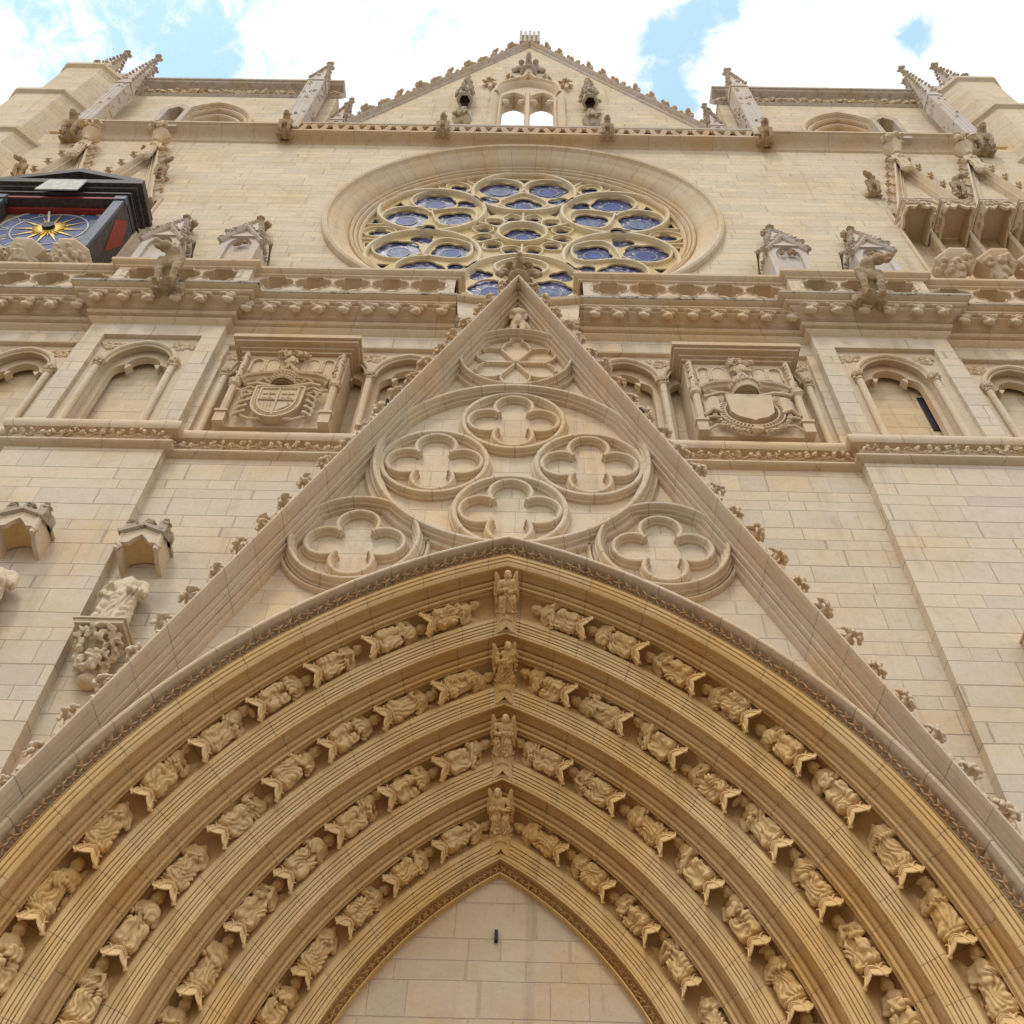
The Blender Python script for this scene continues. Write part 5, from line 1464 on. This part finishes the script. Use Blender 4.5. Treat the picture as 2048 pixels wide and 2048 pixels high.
# ================================================================== gargoyles
def garg_els(kind):
    """beast leaning out from the wall: wall at y=0, hind feet at z=0, front towards -y"""
    h = .55
    e = [('c', (0, .05, .30), (0, -.50, .85), .17, .18), ('e', (0, -.10, .38), (.20, .25, .26)), ('e', (0, -.47, .86), (.24, .21, .30)),
         ('c', (0, -.55, .98), (0, -.70, 1.12), .17, .15)]
    for q in (-1, 1):
        e += [('c', (q*.19, -.56, .86), (q*.175, -.52, .45), .115, .08), ('c', (q*.175, -.52, .45), (q*.14, -.34, .06), .078, .065), ('e', (q*.14, -.40, .02), (.075, .12, .055)),
              ('e', (q*.23, .04, .34), (.12, .20, .24)), ('c', (q*.24, -.04, .16), (q*.25, -.20, .07), .065, .055)]
        for w_ in (-.03, .03): e.append(('c', (q*.14+w_, -.46, .02), (q*.14+w_, -.52, .0), .03, .024))
    hx = {0: -.10, 1: .14, 2: 0, 3: 0}[kind]
    hd = Vector((hx*1.4, -.82, 1.16))
    e += [('e', tuple(hd), (.15, .17, .15)), ('c', tuple(hd+Vector((hx, -.06, -.02))), tuple(hd+Vector((hx*1.45, -.15, .0))), .12, .09), ('c', tuple(hd+Vector((hx, -.04, -.10))), tuple(hd+Vector((hx*1.35, -.11, -.14))), .07, .05),
          ('e', tuple(hd+Vector((-.11, .06, .14))), (.045, .06, .11)), ('e', tuple(hd+Vector((.13, .06, .16))), (.045, .06, .11)), ('e', tuple(hd+Vector((hx*.4-.06, -.12, .07))), (.035, .035, .035)), ('e', tuple(hd+Vector((hx*.4+.06, -.12, .07))), (.035, .035, .035))]
    if kind in (2, 3):
        for q in (-1, 1): e += [('e', (q*.30, -.02, .75), (.05, .22, .42), (-.5, q*.15, 0)), ('e', (q*.33, .05, .5), (.04, .18, .35), (-.4, q*.1, 0))]
    for k in range(5):
        for q in (-1, 1): e.append(('c', (q*.10, -.62+.06*k, .98-.09*k), (q*.19, -.50+.06*k, .95-.10*k), .022, .022))
    return e
gm = []
for k in range(4):
    me = sculpt('gargoyle', garg_els(k), .015, 1, .014, seed=k*5+1); me.materials.append(m_garg); gm.append(me)
def garg(x, y, z, sc, kind, lab, rz=0, grp='gargoyles'):
    o = link('gargoyle', gm[kind], None); o.location = (x, y, z); o.scale = (sc*1.15, sc*.85, sc); o.rotation_euler = (0, 0, rz); tag(o, lab, 'gargoyle', grp); return o
garg(-7.42, .02, 20.30, .92, 0, 'large dog-like gargoyle crouching on the left cornice below the clock', radians(-4))
garg(7.38, .02, 20.30, .92, 1, 'large lean gargoyle looking right on the right cornice', radians(6))
GT = [(-14.85, 1.5, 34.2, 0.85, 2, 'winged gargoyle at the left end of the top cornice by the stair turret'), (-7.85, 1.35, 34.5, 0.71, 3, 'winged gargoyle under the large pinnacle of the left tower'), (-2.70, 1.3, 34.6, 0.65, 2, 'gargoyle on the openwork parapet left of the gable window'),
      (2.66, 1.3, 34.6, 0.65, 3, 'gargoyle on the openwork parapet right of the gable window'), (7.80, 1.35, 34.5, 0.71, 2, 'winged gargoyle under the large pinnacle of the right tower'), (14.85, 1.5, 34.3, 0.85, 3, 'winged gargoyle at the right end of the top cornice by the stair turret')]
for a in GT: garg(*a)
GMID = [(-10.95, 1.6, 31.0, .62, 1, 'gargoyle beside the gablet right above the clock pediment'), (-15.2, 1.6, 30.9, .62, 0, 'gargoyle above the left end of the clock pediment'), (10.35, 1.6, 30.6, .66, 0, 'gargoyle left of the first gablet on the right tower'), (12.85, 1.6, 30.6, .66, 1, 'gargoyle between the two gablets of the right tower')]
for a in GMID: garg(*a)

figp = figm[4].copy(); figp.materials.clear(); figp.materials.append(m_dressb)
for bk_, cx_ in BRK:
    o = link('pier_figure', figp, None, bk_); o.location = (cx_, 1.36, 32.3); o.scale = (1.35, 1.0, 2.9)
# canopied statues on the upper gable
figg = figm[6].copy(); figg.materials.clear(); figg.materials.append(m_grey)
for s, nm in ((-1, 'left'), (1, 'right')):
    t = empty('gable_statue', (s*2.42, 2.6, 39.9), 'small statue under a tall pointed canopy, %s of the window in the upper gable' % nm, 'statue', 'statues on the upper gable')
    o = link('figure', figg, None, t); o.scale = (2.3, 2.0, 3.0); t.scale = (.72, .8, .9)
    mb = MB(); mb.lathe([(0, -.9), (.2, -.8), (.42, -.3), (.48, -.1), (.5, 0), (0, .02)], (0, -.35, 0), 8); 
    for k in range(12): mb.blob((random.uniform(-.35, .35), -.75, random.uniform(-.5, -.05)), (.12, .1, .1), seed=k, amp=.5, n=6)
    mb.build('bracket', m_grey, t, 30)
    mb = MB(); mb.lathe([(.30, 2.3), (.46, 2.35), (.48, 2.7), (.34, 2.9), (.36, 3.3), (.22, 3.5), (.0, 5.9)], (0, -.38, 0), 6)
    for k in range(46):
        u = random.random(); rr = .5*(1-u)+.05; a = random.uniform(pi, 2*pi); mb.blob((rr*cos(a), -.38+rr*sin(a), 2.4+3.3*u), (.11, .11, .10), seed=k, amp=.45, n=6)
    mb.build('canopy', m_grey, t, 0)

# ================================================================== tower clock
CX, CZ = -12.2, 25.85
t = empty('tower_clock', (CX, 1.6, CZ), 'large blue clock dial with gilded sun in a dark red and black pedimented case', 'clock')
mb = MB(); mb.box(-1.55, 1.55, -.60, -.02, -1.45, 1.35); mb.build('back_board', m_red, t, 0)
mb = MB(); mb.plate([(-1.45, -1.5), (1.45, -1.5), (1.45, 1.12), (-1.45, 1.12)], [], -.62, -.603); mb.build('dial_panel', plain('gilt_painted_panel', (.38, .26, .16), .5, 0, .8, 14), t, 0)
mb = MB(); mb.plate(circ(0, 0, 1.38, 72), [], -.64, -.622); dl = mb.build('dial', m_blue, t, 0)
mb = MB()
for r, w_ in ((1.38, .022), (.96, .018), (1.33, .008)): mb.sweep(circ(0, 0, r, 72), [(-w_, -.641), (-w_, -.655), (w_, -.655), (w_, -.641)], True)
mb.build('ring', plain('worn_gilding', (.55, .52, .42), .5), dl, 30)
mb = MB()
def strokes(mb, pts_list, a, r0, r1, w_):
    """radial numeral strokes: list of (offset0, offset1) across the radius"""
    for (o0, o1) in pts_list:
        for (p, q) in (((o0, r0), (o1, r1)),):
            x0, z0 = p[1]*sin(a)+p[0]*cos(a), p[1]*cos(a)-p[0]*sin(a); x1, z1 = q[1]*sin(a)+q[0]*cos(a), q[1]*cos(a)-q[0]*sin(a)
            dx, dz = x1-x0, z1-z0; l_ = math.hypot(dx, dz); nx, nz_ = -dz/l_*w_, dx/l_*w_
            mb.plate([(x0-nx, z0-nz_), (x1-nx, z1-nz_), (x1+nx, z1+nz_), (x0+nx, z0+nz_)], [], -.652, -.641)
I = lambda o: (o, o)
NUM = {1: [I(0)], 2: [I(-.05), I(.05)], 3: [I(-.08), I(0), I(.08)], 4: [I(-.12), I(-.06), I(0), (.0, .0)], 5: [(0, -.07), (0, .07)], 6: [(-.05, -.11), (-.05, .02), I(.09)], 7: [(-.09, -.15), (-.09, -.03), I(.04), I(.12)],
       8: [(-.12, -.18), (-.12, -.06), I(0), I(.07), I(.14)], 9: [I(-.11), (-.04, .10), (.10, -.04)], 10: [(-.07, .07), (.07, -.07)], 11: [(-.10, .04), (.04, -.10), I(.12)], 12: [(-.13, .0), (.0, -.13), I(.07), I(.14)]}
NUM[4] = [I(-.14), I(-.08), I(-.02), I(.04)]
for h in range(1, 13):
    mb = MB(); strokes(mb, NUM[h], 2*pi*h/12, 1.03, 1.29, .013); mb.build('numeral', m_cream, dl, 0)
mb = MB()
for k in range(24):
    a = 2*pi*k/24; r = .94 if k % 2 == 0 else .5; w_ = .07 if k % 2 == 0 else .05
    mb.plate([(w_*cos(a), -w_*sin(a)), (r*sin(a), r*cos(a)), (-w_*cos(a), w_*sin(a))], [], -.662, -.653)
pts = []
for k in range(48):
    r = .42 if k % 2 else .24; a = 2*pi*k/48; pts.append((r*sin(a), r*cos(a)))
mb.plate(pts, [], -.69, -.664); mb.build('sun_rays', m_gold, dl, 0)
mb = MB(); mb.lathe([(0, 0)], (0, 0, 0), 4) if False else mb.tube([(0, -.60, 0), (0, -.78, 0)], .16, 16); mb.build('hub', m_met, dl, 30)
mb = MB(); mb.tube([(0, -.74, 0), (-.18, -.76, .55), (-.28, -.76, .85)], .03, 6); mb.build('clock_hand', m_cream, dl, 30)
for sg in (-1, 1):
    mb = MB(); x0, x1 = sorted((sg*1.48, sg*1.70)); mb.box(x0, x1, -.98, 0, -1.95, 1.30); q = mb.build('cheek', m_wood, t, 0)
    mb = MB(); mb.box(x0-.02, x1+.02, -1.06, -.982, -1.95, 1.30); mb.box(x0-.04, x1+.04, -1.10, -.9, 1.0, 1.20); mb.build('edge_board', m_woodb, q, 0)
    mb = MB(); xs = sg*1.705
    mb.add([(xs, -.86, .2), (xs, -.50, .95), (xs, -.14, .2), (xs, -.50, -.95)], [(0, 1, 2, 3)]); mb.add([(xs+sg*.008, -.86, .2), (xs+sg*.008, -.50, .95), (xs+sg*.008, -.14, .2), (xs+sg*.008, -.50, -.95)], [(0, 1, 2, 3)])
    mb.build('red_lozenge', m_red, q, 0)
mb = MB(); mb.box(-1.72, 1.72, -1.02, 0, 1.13, 1.36); mb.box(-1.78, 1.78, -1.10, 0, 1.36, 1.42); mb.build('lintel', m_wood, t, 0); mb = MB(); mb.box(-1.47, 1.47, -.78, -.645, .99, 1.125); mb.build('red_rail', m_red, t, 0); mb = MB(); mb.box(-1.73, 1.73, -1.04, -1.021, 1.14, 1.22); mb.build('red_rail', m_red, t, 0)
mb = MB(); mb.box(-1.70, 1.70, -.98, 0, 1.42, 1.58); mb.build('frieze', m_red, t, 0)
mb = MB(); mb.box(-1.75, 1.75, -1.02, 0, 1.58, 1.66); mb.box(-1.85, 1.85, -1.12, 0, 1.66, 1.80); mb.box(-1.98, 1.98, -1.22, 0, 1.80, 1.96); mb.build('cornice', m_wood, t, 0)
mb = MB(); mb.plate([(-1.98, 1.961), (1.98, 1.961), (1.98, 2.06), (0, 2.85), (-1.98, 2.06)], [[(-1.5, 2.04), (1.5, 2.04), (0, 2.62)]], -1.22, -.1)
mb.plate([(-1.5, 2.04), (1.5, 2.04), (0, 2.62)], [], -.9, -.8); mb.build('pediment', m_wood, t, 0)
mb = MB(); mb.plate([(-.65, 1.36), (.48, 1.36), (.55, 2.02), (-.42, 2.02)], [], -1.26, -1.225) if False else mb.plate([(-.66, 1.16), (.46, 1.16), (.50, 1.86), (-.52, 1.86)], [], -1.27, -1.235); mb.build('white_cloth', m_white, t, 0)
